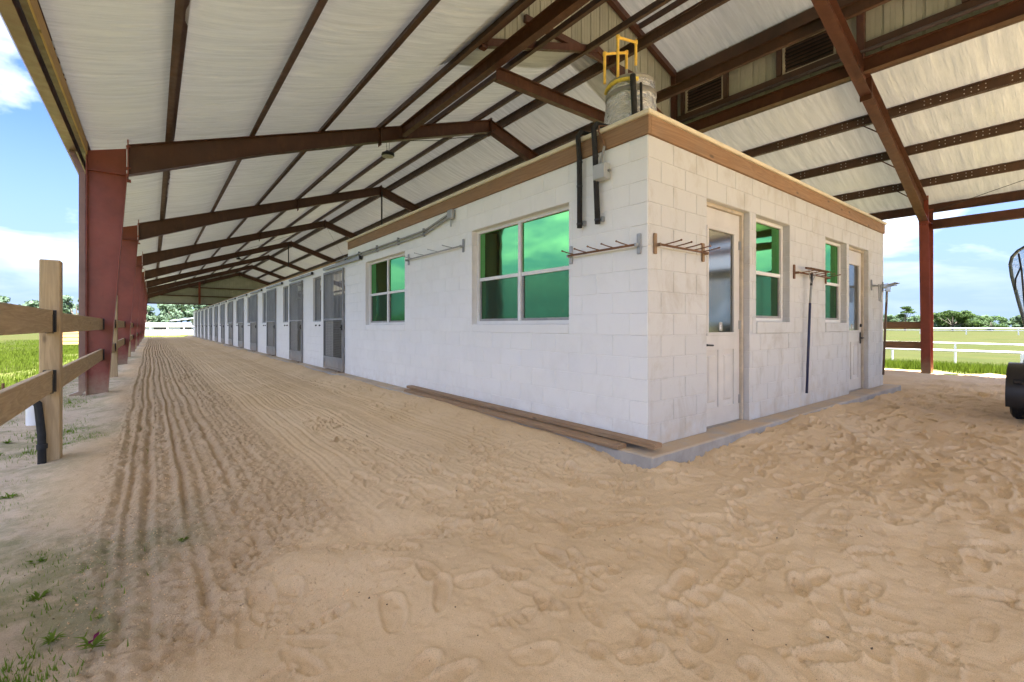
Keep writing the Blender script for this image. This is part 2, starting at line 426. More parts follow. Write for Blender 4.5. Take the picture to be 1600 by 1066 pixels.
# ------------------------------------------------------------------ the ground
def axis_pts(segs):
    out = []
    for a, b, d in segs:
        n = max(1, int(round((b - a) / d))); out.append(np.linspace(a, b, n, endpoint=False))
    out.append(np.array([segs[-1][1]])); return np.concatenate(out)
gx = axis_pts([(-11, -6, .20), (-6, -4.6, .05), (-4.6, -3.9, .022), (-3.9, 1.0, .0098), (1.0, 4.6, .0155), (4.6, 8, .04), (8, 14.5, .08), (14.5, 18, .25)])
gy = axis_pts([(-12, -4, .3), (-4, -2.5, .05), (-2.5, 1.3, .0098), (1.3, 4, .017), (4, 8, .035), (8, 16, .07), (16, 32, .16), (32, 76, .5)])
X, Y = np.meshgrid(gx, gy, indexing='ij')
H = .022 * fbm(X * .7, Y * .7, 3, 3) + .006 * fbm(X * 3.1, Y * 3.1, 9, 3)
wob = .055 * vnoise(Y * .17, Y * 0 + 3.3, 21) + .012 * vnoise(Y * .9, Y * 0 + 8.1, 22)
xr = X + wob
front = sstep(0, .5, Y + .55 - .75 * (X + 3.5) + .25 * vnoise(X * 2.1, Y * 1.3, 33) + .08 * vnoise(X * 9, Y * 7, 34))      # wheel marks end where people have walked
harrow = sstep(-3.98, -3.72, xr) * (1 - sstep(-2.72, -2.38, xr)) * front
patch = .55 + .6 * np.clip(vnoise(X * 1.1, Y * .55, 40) + .35 + .6 * np.exp(-((xr + 2.95) / .35) ** 2), 0, 1)
clod = 1.5 * np.abs(vnoise(X * 13, Y * 12, 45)) + 1.1 * np.abs(vnoise(X * 23, Y * 21, 47)) + .5 * vnoise(X * 6, Y * 5, 41) + .35 * vnoise(X * 38, Y * 36, 49) - .7
H += harrow * np.maximum(patch, .75 * (1 - sstep(.2, 1.4, Y))) * .018 * clod + harrow * .004
rr_ = random.Random(12)
for k in range(15):
    c_ = -3.78 + k * .098 + rr_.uniform(-.02, .02); wd = rr_.uniform(.016, .028); dp = rr_.choice((.012, .016, .020, .034)) * (.7 if k > 10 else 1)
    q_ = xr - c_ - .02 * vnoise(Y * .35, X * 0 + k * 7.1, 66)
    f_ = front if k < 11 else sstep(-.1, .9, Y)
    H += f_ * dp * (1 if k < 9 else .5) * (.42 + .40 * sstep(.3, 2.2, Y)) * (-np.exp(-(q_ / wd) ** 2) + .35 * np.exp(-((np.abs(q_) - 1.9 * wd) / wd) ** 2) * (1 + .8 * vnoise(X * 17, Y * 15 + k, 62))) * (.85 + .25 * vnoise(Y * 1.4, X * 0 + k * 5.3, 61))
smoothz = sstep(-2.55, -2.3, xr) * (1 - sstep(-.75, -.35, xr)) * sstep(-.1, .9, Y + .3 * vnoise(X * 1.2, Y * .7, 71))
for k in range(27):
    c_ = -2.36 + k * .073 + .022 * math.sin(k * 3.7); a_ = .004 + .004 * math.sin(k * 2.1) ** 2 + (.009 if k in (3, 9, 10, 16, 22) else 0)
    q_ = xr - c_ - .015 * vnoise(Y * .3, X * 0 + k, 72)
    H += smoothz * a_ * (-np.exp(-(q_ / .017) ** 2) + .5 * np.exp(-((np.abs(q_) - .032) / .014) ** 2)) * (.75 + .4 * vnoise(Y * .8, X * 0 + k * 3.3, 73))
bank = sstep(-4.45, -3.95, X) * (1 - sstep(-3.9, -3.6, X)) * sstep(1, 3, Y)
H += .035 * bank * (1 + .5 * vnoise(X * 3, Y * 1.6, 77))
# drifts and wind/drag ripples in front of the building
right = sstep(-1.2, .6, X) * (1 - sstep(-.6, .3, Y))
H += right * (.011 * fbm(X * 1.9 + Y * 1.1, Y * 6.2 - X * 1.0, 81, 3) + .004 * vnoise(X * 2.0, Y * 22, 83))
near = (1 - sstep(.1, 1.3, Y)) * sstep(-3.5, -2.6, X + .5 * Y)
H += near * .022 * fbm(X * 2.6, Y * 2.6, 91, 3)
for mx, my, sx_, sy_, hh in ((-2.95, .02, .28, .16, .075), (-2.62, -.22, .3, .2, .06), (-3.1, -.35, .3, .2, -.035), (-2.2, -.5, .35, .22, .04), (-2.45, .12, .25, .12, -.03), (-1.55, -.85, .4, .25, .03)):
    H += hh * np.exp(-((X - mx) / sx_) ** 2 - ((Y - my) / sy_) ** 2)
# footprints
def stamp(cx_, cy_, ang, L, W, dep, tread):
    r = L * .95
    i0, i1 = np.searchsorted(gx, (cx_ - r, cx_ + r)); j0, j1 = np.searchsorted(gy, (cy_ - r, cy_ + r))
    if i1 - i0 < 3 or j1 - j0 < 3: return
    xs = X[i0:i1, j0:j1] - cx_; ys = Y[i0:i1, j0:j1] - cy_
    u = (xs * math.cos(ang) + ys * math.sin(ang)) / (L / 2); v = (-xs * math.sin(ang) + ys * math.cos(ang)) / (W / 2)
    v = v / (1 - .22 * np.clip(u * .5 + .25, -.4, .6) * -1) - .18 * u * u
    q = np.sqrt(np.abs(u) ** 2.6 + np.abs(v) ** 2.4)
    pit = -dep * (1 - sstep(.78, 1.04, q)); rim = dep * .60 * np.exp(-((q - 1.17) / .14) ** 2) * (1 + .45 * u)
    if tread: pit = pit + .0050 * np.sign(np.sin(u * 17 + .9 * np.abs(v))) * (1 - sstep(.6, .9, q)) * (np.abs(v) > .12)
    blend = 1 - sstep(.55, 1.0, q)
    sub = H[i0:i1, j0:j1]; mean = sub[q < .8].mean() if (q < .8).any() else 0
    H[i0:i1, j0:j1] = sub * (1 - .40 * blend) + mean * .40 * blend + pit + rim
def walk(n, fx, dep, tread_p, ang0, spread):
    for _ in range(n):
        x_, y_ = fx()
        stamp(x_, y_, ang0 + rnd.gauss(0, spread), rnd.uniform(.17, .28), rnd.uniform(.07, .105), dep * .85 * rnd.uniform(.45, 1.1), rnd.random() < tread_p)
walk(330, lambda: (rnd.uniform(-3.5, 3.0), rnd.uniform(-2.5, .1)), .020, .4, .4, .9)
walk(420, lambda: (rnd.uniform(.5, 9.5), rnd.uniform(-4, -.4)), .019, .15, .15, .5)
walk(90, lambda: (rnd.gauss(-.62, .2), rnd.uniform(.2, 9)), .013, .2, 1.5, .5)
walk(75, lambda: (rnd.uniform(-2.4, -.6), rnd.uniform(.0, 1.6)), .016, .4, 1.2, .8)
walk(30, lambda: (rnd.gauss(-1.75, .13), rnd.uniform(.9, 4)), .020, .2, 1.5, .6)
walk(120, lambda: (rnd.uniform(7, 13), rnd.uniform(-3, 6)), .016, .0, 1.2, .9)
for _ in range(190):      # small hoof-like pocks
    x_, y_ = rnd.uniform(-2.2, 1.2), rnd.uniform(-2.4, .6); stamp(x_, y_, rnd.uniform(0, 3), rnd.uniform(.06, .11), rnd.uniform(.05, .08), .012, False)
# the sand is banked lower at the slab corner and dips under everything at its rim
inside = (X > -.20) & (X < 7.45) & (Y > -.18)
ed = np.maximum(np.maximum(-.24 - X, X - 7.6), -.22 - Y)
H += .085 * np.exp(-np.clip(ed, 0, None) / .30) * np.exp(-(np.hypot(X + .2, Y + .2) / .9) ** 2)
H += .018 * np.exp(-np.clip(ed, 0, None) / .25) * vnoise(X * 1.7, Y * 1.3, 99)
bankl = (1 - sstep(.0, .55, -.24 - X)) * sstep(.05, 1.1, Y) * (X < .1)
banks = (1 - sstep(.0, .9, -.215 - Y)) * sstep(.0, 1.5, X) * (Y < .1) * (1 - sstep(7.5, 8.2, X))
H += .128 * bankl * (1 + .12 * vnoise(X * 2, Y * .8, 101)) + .085 * banks * (1 + .5 * vnoise(X * .9, Y * 2, 102))
H += .0026 * vnoise(X * 31, Y * 30, 111) * (1 + harrow) + .0022 * vnoise(X * 43 + 9, Y * 42, 112) + .004 * np.maximum(0, fbm(X * 5, Y * 5, 113, 2)) * np.abs(vnoise(X * 24, Y * 24, 114))
H = np.where(inside, -.1, H)
soil = (1 - sstep(-4.35, -3.75, X + .25 * vnoise(X * 1.5, Y * .8, 15))) + (1 - sstep(-3.9, -3.2, X - .25 * Y)) * (1 - sstep(.8, 1.8, Y))
soil = np.clip(soil, 0, 1)
H += soil * .006 * fbm(X * 6, Y * 6, 17, 3)
rim = np.maximum(np.maximum(-6.2 - X + .8 * vnoise(Y * .4, X * .4, 5), X - 14.1 - .35 * vnoise(Y * .9, X * .3, 6)), np.maximum(-11 - Y, Y - 73))
H = H - .30 * sstep(-.4, .6, rim)
V = np.stack([X, Y, H + GZ], -1).reshape(-1, 3)
ni, nj = X.shape; idx = np.arange(ni * nj).reshape(ni, nj)
F = np.stack([idx[:-1, :-1], idx[1:, :-1], idx[1:, 1:], idx[:-1, 1:]], -1).reshape(-1, 4)
# leave out what lies deep under the building
fc = V[F].mean(1); F = F[~((fc[:, 0] > .1) & (fc[:, 0] < 7.2) & (fc[:, 1] > .1) & (fc[:, 1] < 58.5))]
me = npmesh('sand_ground', V, F, M['sand'])
za = me.attributes.new('zone', 'FLOAT_VECTOR', 'POINT')
za.data.foreach_set('vector', np.stack([harrow, soil, np.clip((1 - sstep(-5.7, -5.0, X + .5 * vnoise(X * 1.3, Y * .6, 16) + .2 * vnoise(X * 5, Y * 4, 18))) + sstep(13.2, 13.7, X + .3 * vnoise(X * 1.3, Y * 1.1, 19)) + sstep(59.3, 60.5, Y), 0, 1)], -1).reshape(-1, 3).astype(np.float32).ravel())
struct(link('sand_ground', me))

def crumbs(name, n, fx, lo, hi, m):
    P = []
    while len(P) < n:
        x_, y_ = fx(); i_ = int(np.searchsorted(gx, x_)); j_ = int(np.searchsorted(gy, y_))
        if 0 < i_ < len(gx) - 1 and 0 < j_ < len(gy) - 1 and not inside[i_, j_]: P.append((x_, y_, H[i_, j_] + GZ))
    P = np.array(P); q = nrg.uniform(lo, hi, n) * nrg.uniform(.5, 1, n)
    oc = np.array([(1, 0, 0), (-1, 0, 0), (0, 1, 0), (0, -1, 0), (0, 0, 1), (0, 0, -1)], float)
    V = P[:, None, :] + oc[None] * q[:, None, None] * nrg.uniform(.55, 1.25, (n, 6, 1)) + nrg.normal(size=(n, 6, 3)) * q[:, None, None] * .25
    f = np.array([(0, 2, 4), (2, 1, 4), (1, 3, 4), (3, 0, 4), (2, 0, 5), (1, 2, 5), (3, 1, 5), (0, 3, 5)])
    F = (f[None] + 6 * np.arange(n)[:, None, None]).reshape(-1, 3)
    return link(name, npmesh(name, V.reshape(-1, 3), F, m, False), kind='stuff')
M['crumb'] = simple('sand_crumb', (.70, .50, .29), .95, var=.2, scale=9)
M['chip'] = simple('dark_chip', (.11, .07, .04), .9, var=.3, scale=30)
crumbs('sand_crumbs', 12000, lambda: (rnd.uniform(-3.85, -2.4), -.5 + 8 * rnd.random() ** 1.25), .0025, .0065, M['crumb'])
crumbs('sand_grains', 9000, lambda: (rnd.uniform(-3.9, 4), -2.4 + 5 * rnd.random() ** 1.5), .002, .006, M['crumb'])
crumbs('debris_chips', 500, lambda: (rnd.uniform(-4.2, 9), -2.4 + 9 * rnd.random() ** 1.5), .002, .008, M['chip'])

def field_z(x, y):
    x = np.asarray(x, float); y = np.asarray(y, float)
    d = np.hypot(x - 4, y - 20)
    r = -.20 - 1.05 * sstep(15.2, 30, x) + .75 * sstep(50, 110, x) + .25 * sstep(120, 400, d) + .03 * vnoise(x * .3, y * .3, 7) * (np.abs(x) < 40)
    return r
fx_ = np.concatenate([[-2500, -900, -400], np.arange(-200, -20, 12), np.arange(-20, 60, 1.0), np.arange(60, 220, 8), [300, 450, 900, 2500]])
fy_ = np.concatenate([[-2500, -900, -400], np.arange(-200, -30, 12), np.arange(-30, 80, 2.0), np.arange(80, 220, 10), [300, 450, 900, 2500]])
GX, GY = np.meshgrid(fx_, fy_, indexing='ij')
GZf = field_z(GX, GY)
GZf = np.where((GX > -5) & (GX < 13) & (GY > -9) & (GY < 70), -.7, GZf)
idx = np.arange(GX.size).reshape(GX.shape)
F = np.stack([idx[:-1, :-1], idx[1:, :-1], idx[1:, 1:], idx[:-1, 1:]], -1).reshape(-1, 4)
struct(link('grass_field', npmesh('grass_field', np.stack([GX, GY, GZf], -1).reshape(-1, 3), F, M['grassland'])))

def blades(n, fx, hmin, hmax, w_, rg):
    P = np.array([fx() for _ in range(n)]); a = rg.uniform(0, 6.28, n); h = rg.uniform(hmin, hmax, n); lean = rg.uniform(.1, .55, n) * h
    b = rg.uniform(0, 6.28, n)
    z = P[:, 2]; dx, dy = np.cos(a) * w_, np.sin(a) * w_
    v0 = np.stack([P[:, 0] - dx, P[:, 1] - dy, z], -1); v1 = np.stack([P[:, 0] + dx, P[:, 1] + dy, z], -1)
    v2 = np.stack([P[:, 0] + np.cos(b) * lean, P[:, 1] + np.sin(b) * lean, z + h], -1)
    V = np.stack([v0, v1, v2], 1).reshape(-1, 3); return V, np.arange(3 * n).reshape(n, 3)
def right_spot():
    while True:
        x_ = 13.5 + abs(rnd.gauss(0, 3.6)); y_ = rnd.uniform(-6, 12)
        if x_ > 13.72 + .3 * math.sin(y_ * 2.1) * math.sin(y_ * .7): return (x_, y_, float(-.16 if x_ < 14.3 else -.2 if x_ < 15.2 else -.2 - 1.05 * sstep(15.2, 30, x_)) - .02)
V, F = blades(42000, right_spot, .08, .30, .011, nrg)
o = link('tall_grass', npmesh('tall_grass', V, F, M['blade'], False), kind='stuff')
def left_spot():
    while True:
        x_ = -5.1 - abs(rnd.gauss(0, 3.4)); y_ = rnd.uniform(3, 55)
        if rnd.random() < (1.0 if x_ < -5.9 else .3): return (x_, y_, -.17 if x_ > -6 else -.21)
V, F = blades(52000, left_spot, .05, .17, .013, nrg)
link('meadow_grass', npmesh('meadow_grass', V, F, M['blade'], False), kind='stuff')
def creep_spot():
    c_ = rnd.choice(CREEP); return (rnd.gauss(c_[0], c_[2]), rnd.gauss(c_[1], c_[3]), -.165)
CREEP = [(-4.7, 8.2, .25, .5), (-4.55, 7.4, .12, .25), (-4.9, 10, .3, .8), (-5.1, 12.5, .3, 1), (-5.0, 15, .25, 1), (-5.3, 6.3, .3, .5), (-5.6, 9.5, .35, .9)] + [(-3.95 - .5 * ((k * 37) % 10) / 10, -.2 + k * .36, .10 + .05 * (k % 3), .10 + .06 * (k % 4)) for k in range(16)]
V, F = blades(14000, creep_spot, .012, .055, .0045, nrg)
link('creeping_grass', npmesh('creeping_grass', V, F, M['weed'], False), kind='stuff')

# ------------------------------------------------------------------ the barn
FR = [.4 + 8.33 * k for k in range(-1, 8)]        # frame lines
XC = 4.4                                          # ridge
def RZ(x): return 7.45 - abs(x - XC) / 3.0
barn = thing('steel_barn', 'open sided red brown steel barn with white lined roof sheltering the block stable', 'barn', (4.4, 25, -.15))
def mx_(poly, flip): return [((8.8 - a) if flip else a, b) for a, b in poly]
def make_column(flip):
    b = MB()
    b.prism(mx_([(-4.48, GZ - .1), (-4.466, GZ - .1), (-4.466, 4.32), (-4.48, 4.32)], flip), 'y', -.1, .1)
    b.prism(mx_([(-4.466, GZ - .1), (-4.205, GZ - .1), (-3.925, 3.93), (-3.925, 4.42), (-4.466, 4.26)], flip), 'y', -.006, .006)
    b.prism(mx_([(-4.205, GZ - .1), (-4.191, GZ - .1), (-3.911, 3.93), (-3.925, 3.93)], flip), 'y', -.1, .1)
    b.prism(mx_([(-4.462, 3.90), (-3.93, 3.90), (-3.93, 3.914), (-4.462, 3.914)], flip), 'y', -.095, .095)
    b.prism(mx_([(-3.911, 3.86), (-3.895, 3.86), (-3.895, 4.62), (-3.911, 4.62)], flip), 'y', -.1, .1)
    for z_ in (4.66, 3.82, 4.05, 4.45):
        b.box(*sorted((8.8 + 3.93 if flip else -3.93, 8.8 + 3.86 if flip else -3.86)), .045, .07, z_ - .014, z_ + .014)
        b.box(*sorted((8.8 + 3.93 if flip else -3.93, 8.8 + 3.86 if flip else -3.86)), -.07, -.045, z_ - .014, z_ + .014)
    return b.mesh('column', M['primer'])
def rz_top(x): return RZ(x) - .205
def make_rafter(flip):
    b = MB()
    xs = [-3.893, -1.6, 1.0, 4.394]; dep = [.56, .41, .36, .36]
    top = [(x, rz_top(x)) for x in xs]; bot = [(x, rz_top(x) - d) for x, d in zip(xs, dep)]
    b.prism(mx_(top + bot[::-1], flip), 'y', -.006, .006)
    for P, dz in ((top, -.013), (bot, .013)):
        for p, q in zip(P[:-1], P[1:]): b.prism(mx_([p, q, (q[0], q[1] + dz), (p[0], p[1] + dz)], flip), 'y', -.095, .095)
    for x in (1.0, 4.385): b.prism(mx_([(x - .009, rz_top(x) + (.0 if x < 2 else .05)), (x + .006, rz_top(x) + (.0 if x < 2 else .05)), (x + .006, rz_top(x) - .45), (x - .009, rz_top(x) - .45)], flip), 'y', -.1, .1)
    return b.mesh('rafter', M['rafter'])
cm = [make_column(False), make_column(True)]; rm = [make_rafter(False), make_rafter(True)]
for y in FR:
    for k in (0, 1):
        link('column', cm[k], barn, loc=(-4.4, y - 25 - (.36 if (k == 0 and y < 1) else 0), .15)); link('rafter', rm[k], barn, loc=(-4.4, y - 25, .15))
PX = [-3.26, -1.81, -.36, 1.10, 2.55, 4.02, 4.78, 6.25, 7.70, 9.16, 10.61, 12.06]
Y0, Y1 = -8.2, 59.0
for x in PX:
    s_ = 1 if x < XC else -1; z = RZ(x); b = MB()
    b.box(x - .004, x + .004, Y0, Y1, z - .195, z - .012)
    b.box(*sorted((x - .004 * s_, x - .085 * s_)), Y0, Y1, z - .203, z - .196)
    b.box(*sorted((x + .004 * s_, x + .07 * s_)), Y0, Y1, z - .011, z - .005)
    b.box(*sorted((x - .079 * s_, x - .085 * s_)), Y0, Y1, z - .1955, z - .170)
    b.build('purlin', M['purlin'], barn)
    if x > 7:      # lap bolts
        b = MB()
        for yy in (-1.9, -1.6, -1.15, -.95, -.6, -.35, .05, .8, 1.1, 1.55, 1.95, 2.5):
            for dz in (-.06, -.14): b.lathe([(.010, 0), (.010, .008)], (x - .012, yy, z + dz), 6, axis='x'); b.lathe([(.010, 0), (.010, .008)], (x - .012, yy + .1, z + dz), 6, axis='x')
        o = b.build('bolt_heads', M['lens'], barn, kind='stuff')
for x, s_ in ((-4.55, 1), (13.35, -1)):
    z = RZ(x); b = MB()
    b.box(x - .004, x + .004, Y0, Y1, z - .24, z - .012); b.box(*sorted((x + .004 * s_, x + .08 * s_)), Y0, Y1, z - .248, z - .241); b.box(*sorted((x + .004 * s_, x + .08 * s_)), Y0, Y1, z - .011, z - .005)
    b.build('eave_strut', M['rafter'], barn)
b = MB(); b.box(-4.466, -4.448, Y0, 8.55, RZ(-4.55) - .33, RZ(-4.55) - .13)
b.build('eave_board', M['lumber_y'], barn)
b = MB(); b.prism([(-4.60, 4.20), (-4.73, 4.20), (-4.77, 4.27), (-4.77, 4.40), (-4.755, 4.40), (-4.755, 4.275), (-4.725, 4.215), (-4.615, 4.215), (-4.615, 4.42), (-4.60, 4.42)], 'y', Y0, Y1)
b.build('gutter', M['gutter'], barn)
for y in FR[1:]:
    b = MB(); b.box(-4.575, -4.490, y - .06, y + .06, GZ + .08, 3.83); b.prism([(-4.575, 3.832), (-4.49, 3.832), (-4.62, 4.19), (-4.71, 4.19)], 'y', y - .06, y + .06)
    b.prism([(-4.575, GZ + .078), (-4.49, GZ + .078), (-4.56, GZ - .02), (-4.70, GZ - .02), (-4.70, GZ + .03)], 'y', y - .06, y + .06)
    b.build('downspout', M['gutter'], barn)
# sagging insulation between the purlins
lines = [-4.55] + PX + [13.35]
def sheet(x0, x1, ya, yb, zf, sag, seed, nx=15):
    ys = axis_pts([s for s in ((ya, min(yb, 14), .035), (14, min(yb, 30), .10), (30, yb, .4)) if s[1] > s[0] + .01]) if ya < 14 else axis_pts([(ya, yb, .3)])
    xs = np.linspace(x0, x1, nx); XX, YY = np.meshgrid(xs, ys, indexing='ij'); t_ = (XX - x0) / (x1 - x0)
    env = np.clip(4 * t_ * (1 - t_), 0, 1) ** .6
    wr = .55 * vnoise(XX * .45 + seed * 7.7, YY * 4.2 + .5 * vnoise(XX * 1.2, YY * .8, seed + 5), seed) + .35 * vnoise(XX * .8, YY * 11, seed + 1) + .6 * np.maximum(0, vnoise(XX * .5, YY * 1.7, seed + 2)) * vnoise(XX * .9, YY * 19, seed + 3)
    Z = np.vectorize(zf)(XX) - .004 - env * (sag * (1 + .35 * vnoise(XX * 0 + seed, YY * .5, seed + 9)) + .024 * wr)
    id_ = np.arange(XX.size).reshape(XX.shape)
    F = np.stack([id_[:-1, :-1], id_[:-1, 1:], id_[1:, 1:], id_[1:, :-1]], -1).reshape(-1, 4)
    return npmesh('insulation_sheet', np.stack([XX, YY, Z], -1).reshape(-1, 3), F, M['insul'])
for xa, xb in ((-4.70, -4.551), (13.351, 13.5)):
    link('insulation_sheet', sheet(xa, xb, Y0, Y1, RZ, 0, 610, 3), barn)
MY = 4.6      # north end of the raised roof monitor
for k, (a, c) in enumerate(zip(lines[:-1], lines[1:])):
    ya = MY if (a >= 1.0 and c <= 7.8) else Y0
    if a < XC < c:
        link('insulation_sheet', sheet(a, XC, ya, Y1, RZ, .0, 300 + k, 4), barn); link('insulation_sheet', sheet(XC, c, ya, Y1, RZ, .0, 330 + k, 4), barn)
    else: link('insulation_sheet', sheet(a, c, ya, Y1, RZ, .085, 200 + 11 * k), barn)
# carrier beams and ties under the raised part
def ibeam(p0, p1, d, w_, axis, m=M['rafter'], name='carrier_beam'):
    b = MB()
    (x0, y0, z0), (x1, y1, z1) = p0, p1
    if axis == 'y':
        b.box(x0 - .004, x0 + .004, y0, y1, z0 + .0125, z0 + d - .0125); b.box(x0 - w_, x0 + w_, y0, y1, z0, z0 + .012); b.box(x0 - w_, x0 + w_, y0, y1, z0 + d - .012, z0 + d)
    else:
        b.box(x0, x1, y0 - .004, y0 + .004, z0 + .0125, z0 + d - .0125); b.box(x0, x1, y0 - w_, y0 + w_, z0, z0 + .012); b.box(x0, x1, y0 - w_, y0 + w_, z0 + d - .012, z0 + d)
    return b.build(name, m, barn)
for x in (1.55, 7.25):
    for ya, yb in zip(FR[:2], FR[1:3]): ibeam((x, ya + .11, 5.98), (x, yb - .11, 5.98), .27, .075, 'y')
for y in (MY, -3.77): ibeam((1.64, y, 5.80), (7.16, y, 5.80), .25, .07, 'x', name='tie_beam')
# roof monitor: side walls with louvres, end wall, little roof
MX0, MX1, ME = 1.22, 7.58, 7.86
def MZ(x): return ME + .12 + (abs(MX1 - XC) - abs(x - XC)) / 3.0
def ribs(along, a0, a1, zlo, zhi, at, face, pitch=.305, nmicro=3):
    """vertically ribbed siding; zhi is a number or a function of the run coordinate"""
    b = MB(); prof = []; zl = zlo if callable(zlo) else (lambda q: zlo)
    u = a0
    while u < a1 - 1e-6:
        for du, dd in ((0, .0), (.024, .0), (.036, .028), (.066, .028), (.078, .0), (.15, .0), (.156, .006), (.166, .006), (.172, .0), (.225, .0), (.231, .006), (.241, .006), (.247, .0)):
            if u + du <= a1: prof.append((u + du, dd))
        u += pitch
    prof.append((a1, 0.0))
    v = []; f = []
    for (u, d) in prof:
        for z in (zl(u), zhi(u) if callable(zhi) else zhi):
            v.append((u, at - face * d, z) if along == 'x' else (at - face * d, u, z))
    for i in range(len(prof) - 1): f.append((2 * i, 2 * i + 2, 2 * i + 3, 2 * i + 1))
    return b.add(v, f).build('siding', M['siding'], barn)
for x, fc_ in ((MX0, 1), (MX1, -1)):
    ribs('y', -8.2, MY, 6.30, ME + .16, x + .01 * -fc_, fc_)
    for z, h_, d_ in ((6.30, .10, .05), (6.56, .13, .075), (7.32, .16, .07), (7.56, .30, .09)):
        b = MB(); xa = x + .012 * fc_; b.box(*sorted((xa, xa + d_ * fc_)), -7.93, MY - .02, z, z + h_); b.build('girt', M['purlin'], barn)
    for y in (-7.85, -3.77, .4, MY - .06):
        b = MB(); b.box(*sorted((x + .012 * fc_, x + .14 * fc_)), y - .06, y + .06, 6.25, ME + .05); b.build('monitor_post', M['rafter'], barn)
    for ya in (.87, 3.24, -2.4, -5.6):
        fr_ = MB(); xa = x + .016 * fc_; za, zb, yb = 6.72, 7.30, ya + (.93 if ya > 0 else 1.2)
        for (y0, y1, z0, z1) in ((ya - .05, yb + .05, za - .028, za), (ya - .05, yb + .05, zb - .001, zb + .017), (ya - .05, ya, za + .001, zb - .002), (yb, yb + .05, za + .001, zb - .002)): fr_.box(*sorted((xa, xa + .055 * fc_)), y0, y1, z0, z1)
        fo = fr_.build('louvre', M['louvretrim'], barn)
        for k in range(7):
            b = MB(); z = za + .02 + k * .08
            b.prism([(xa - .0 * fc_, z + .062), (xa + .008 * fc_, z + .068), (xa + .05 * fc_, z + .008), (xa + .042 * fc_, z + .002)], 'y', ya + .002, yb - .002)
            o = b.build('slat', M['louvre'], fo)
        bk = MB(); bk.box(*sorted((xa - .002 * fc_, xa + .001 * fc_)), ya + .003, yb - .003, za + .003, zb - .003); bk.build('backing', M['darkmetal'], fo)
        for yj in (ya - .16, yb + .06):
            b = MB(); b.box(*sorted((xa, xa + .10 * fc_)), yj, yj + .10, 6.692, 7.318); b.build('louvre_jamb', M['purlin'], barn)
b = MB(); b.tube([(MX1 - .12, -7.9, 6.50), (MX1 - .12, MY - .1, 6.50)], .035, 10); b.build('conduit', simple('mauve_conduit', (.16, .12, .13), .4), barn, smooth=True)
ribs('x', MX0, MX1, lambda u: RZ(u) - .12, lambda u: MZ(u) - .02, MY + .03, 1)
for zf_, d_ in ((lambda x: RZ(x) - .14, .10), (lambda x: MZ(x) - .24, .12)):
    for xa, xb in ((MX0 + .1, XC), (XC, MX1 - .1)):
        b = MB(); b.prism([(xa, zf_(xa)), (xb, zf_(xb)), (xb, zf_(xb) + .15), (xa, zf_(xa) + .15)], 'y', MY - .02 - d_, MY - .022); b.build('end_girt', M['rafter'], barn)
b = MB(); b.box(2.3, 6.5, MY - .10, MY - .024, 7.16, 7.30); b.build('end_girt', M['rafter'], barn)
for y in (-7.85, -3.77, .4):
    for xa, xb in ((MX0 + .15, XC), (XC, MX1 - .15)):
        b = MB(); b.prism([(xa, MZ(xa) - .36), (xb, MZ(xb) - .36), (xb, MZ(xb) - .13), (xa, MZ(xa) - .13)], 'y', y - .05, y + .05); b.build('monitor_rafter', M['rafter'], barn)
ML = [1.0, 2.9, 4.05, 4.75, 5.9, 7.8]
for x in ML[1:-1]:
    z = MZ(x); b = MB(); b.box(x - .03, x + .03, -8.1, MY + .1, z - .13, z - .005); b.build('monitor_purlin', M['purlin'], barn)
for k, (a, c) in enumerate(zip(ML[:-1], ML[1:])):
    if a < XC < c:
        link('insulation_sheet', sheet(a, XC, -8.2, MY + .12, MZ, 0, 500, 4), barn); link('insulation_sheet', sheet(XC, c, -8.2, MY + .12, MZ, 0, 501, 4), barn)
    else: link('insulation_sheet', sheet(a, c, -8.2, MY + .12, MZ, .045, 510 + k * 7), barn)
for x0, x1 in ((1.08, 1.215), (7.585, 7.73)):
    b = MB(); b.box(x0, x1, -8.2, MY + .05, RZ(x0) + (.0 if x0 < 4 else -.06), RZ(x0) + .06); b.build('flashing', M['siding'], barn)
# far gable and near gable
ribs('x', -4.5, 13.3, 3.42, lambda u: RZ(u) + .12, 58.87, 1, pitch=.36)
ribs('x', -4.5, 13.3, 4.55, lambda u: RZ(u) + .12, -8.16, -1, pitch=.36)
b = MB(); b.box(-4.4, 13.2, -8.19, -8.10, 4.5, 4.68); b.build('girt', M['rafter'], barn)
for z in (3.40, 4.30, 5.25):
    xe = min(8.8, (7.2 - z) * 3); b = MB(); b.box(max(-4.4, XC - xe), min(13.2, XC + xe), 58.70, 58.86, z, z + .10); b.build('girt', M['rafter'], barn)
for x in (.55, 8.25):
    b = MB(); b.box(x - .1, x + .1, 58.50, 58.68, 3.45, RZ(x) - .25); b.build('gable_post', M['primer'], barn)
# beam between the right-hand columns, brace rods, flange braces
b = MB(); b.box(13.05, 13.20, -7.85, .28, 3.74, 3.98); b.build('eave_girt', M['rafter'], barn)
for pts in ([(9.3, .4, 6.02), (13.0, -7.9, 4.55)], [(13.25, .75, 4.12), (9.4, -7.9, 5.55)], [(4.2, 25.3, 6.9), (0.1, 33.6, 5.7)], [(4.4, 25.3, 6.95), (8.5, 33.6, 5.8)]):
    b = MB(); b.tube(pts, .007, 6); b.build('brace_rod', M['darkmetal'], barn)
for x in (10.61, 12.06, 9.16):
    b = MB(); b.prism([(x - .02, RZ(x) - .19), (x + .01, RZ(x) - .19), (x - .02 + .33 - .3, RZ(x) - .46), (x - .06, RZ(x) - .46)], 'z', 0, .001) if False else b.tube([(x, .85, RZ(x) - .17), (x + .02, .45, RZ(x) - .52)], .014, 6)
    b.build('flange_brace', M['rafter'], barn)
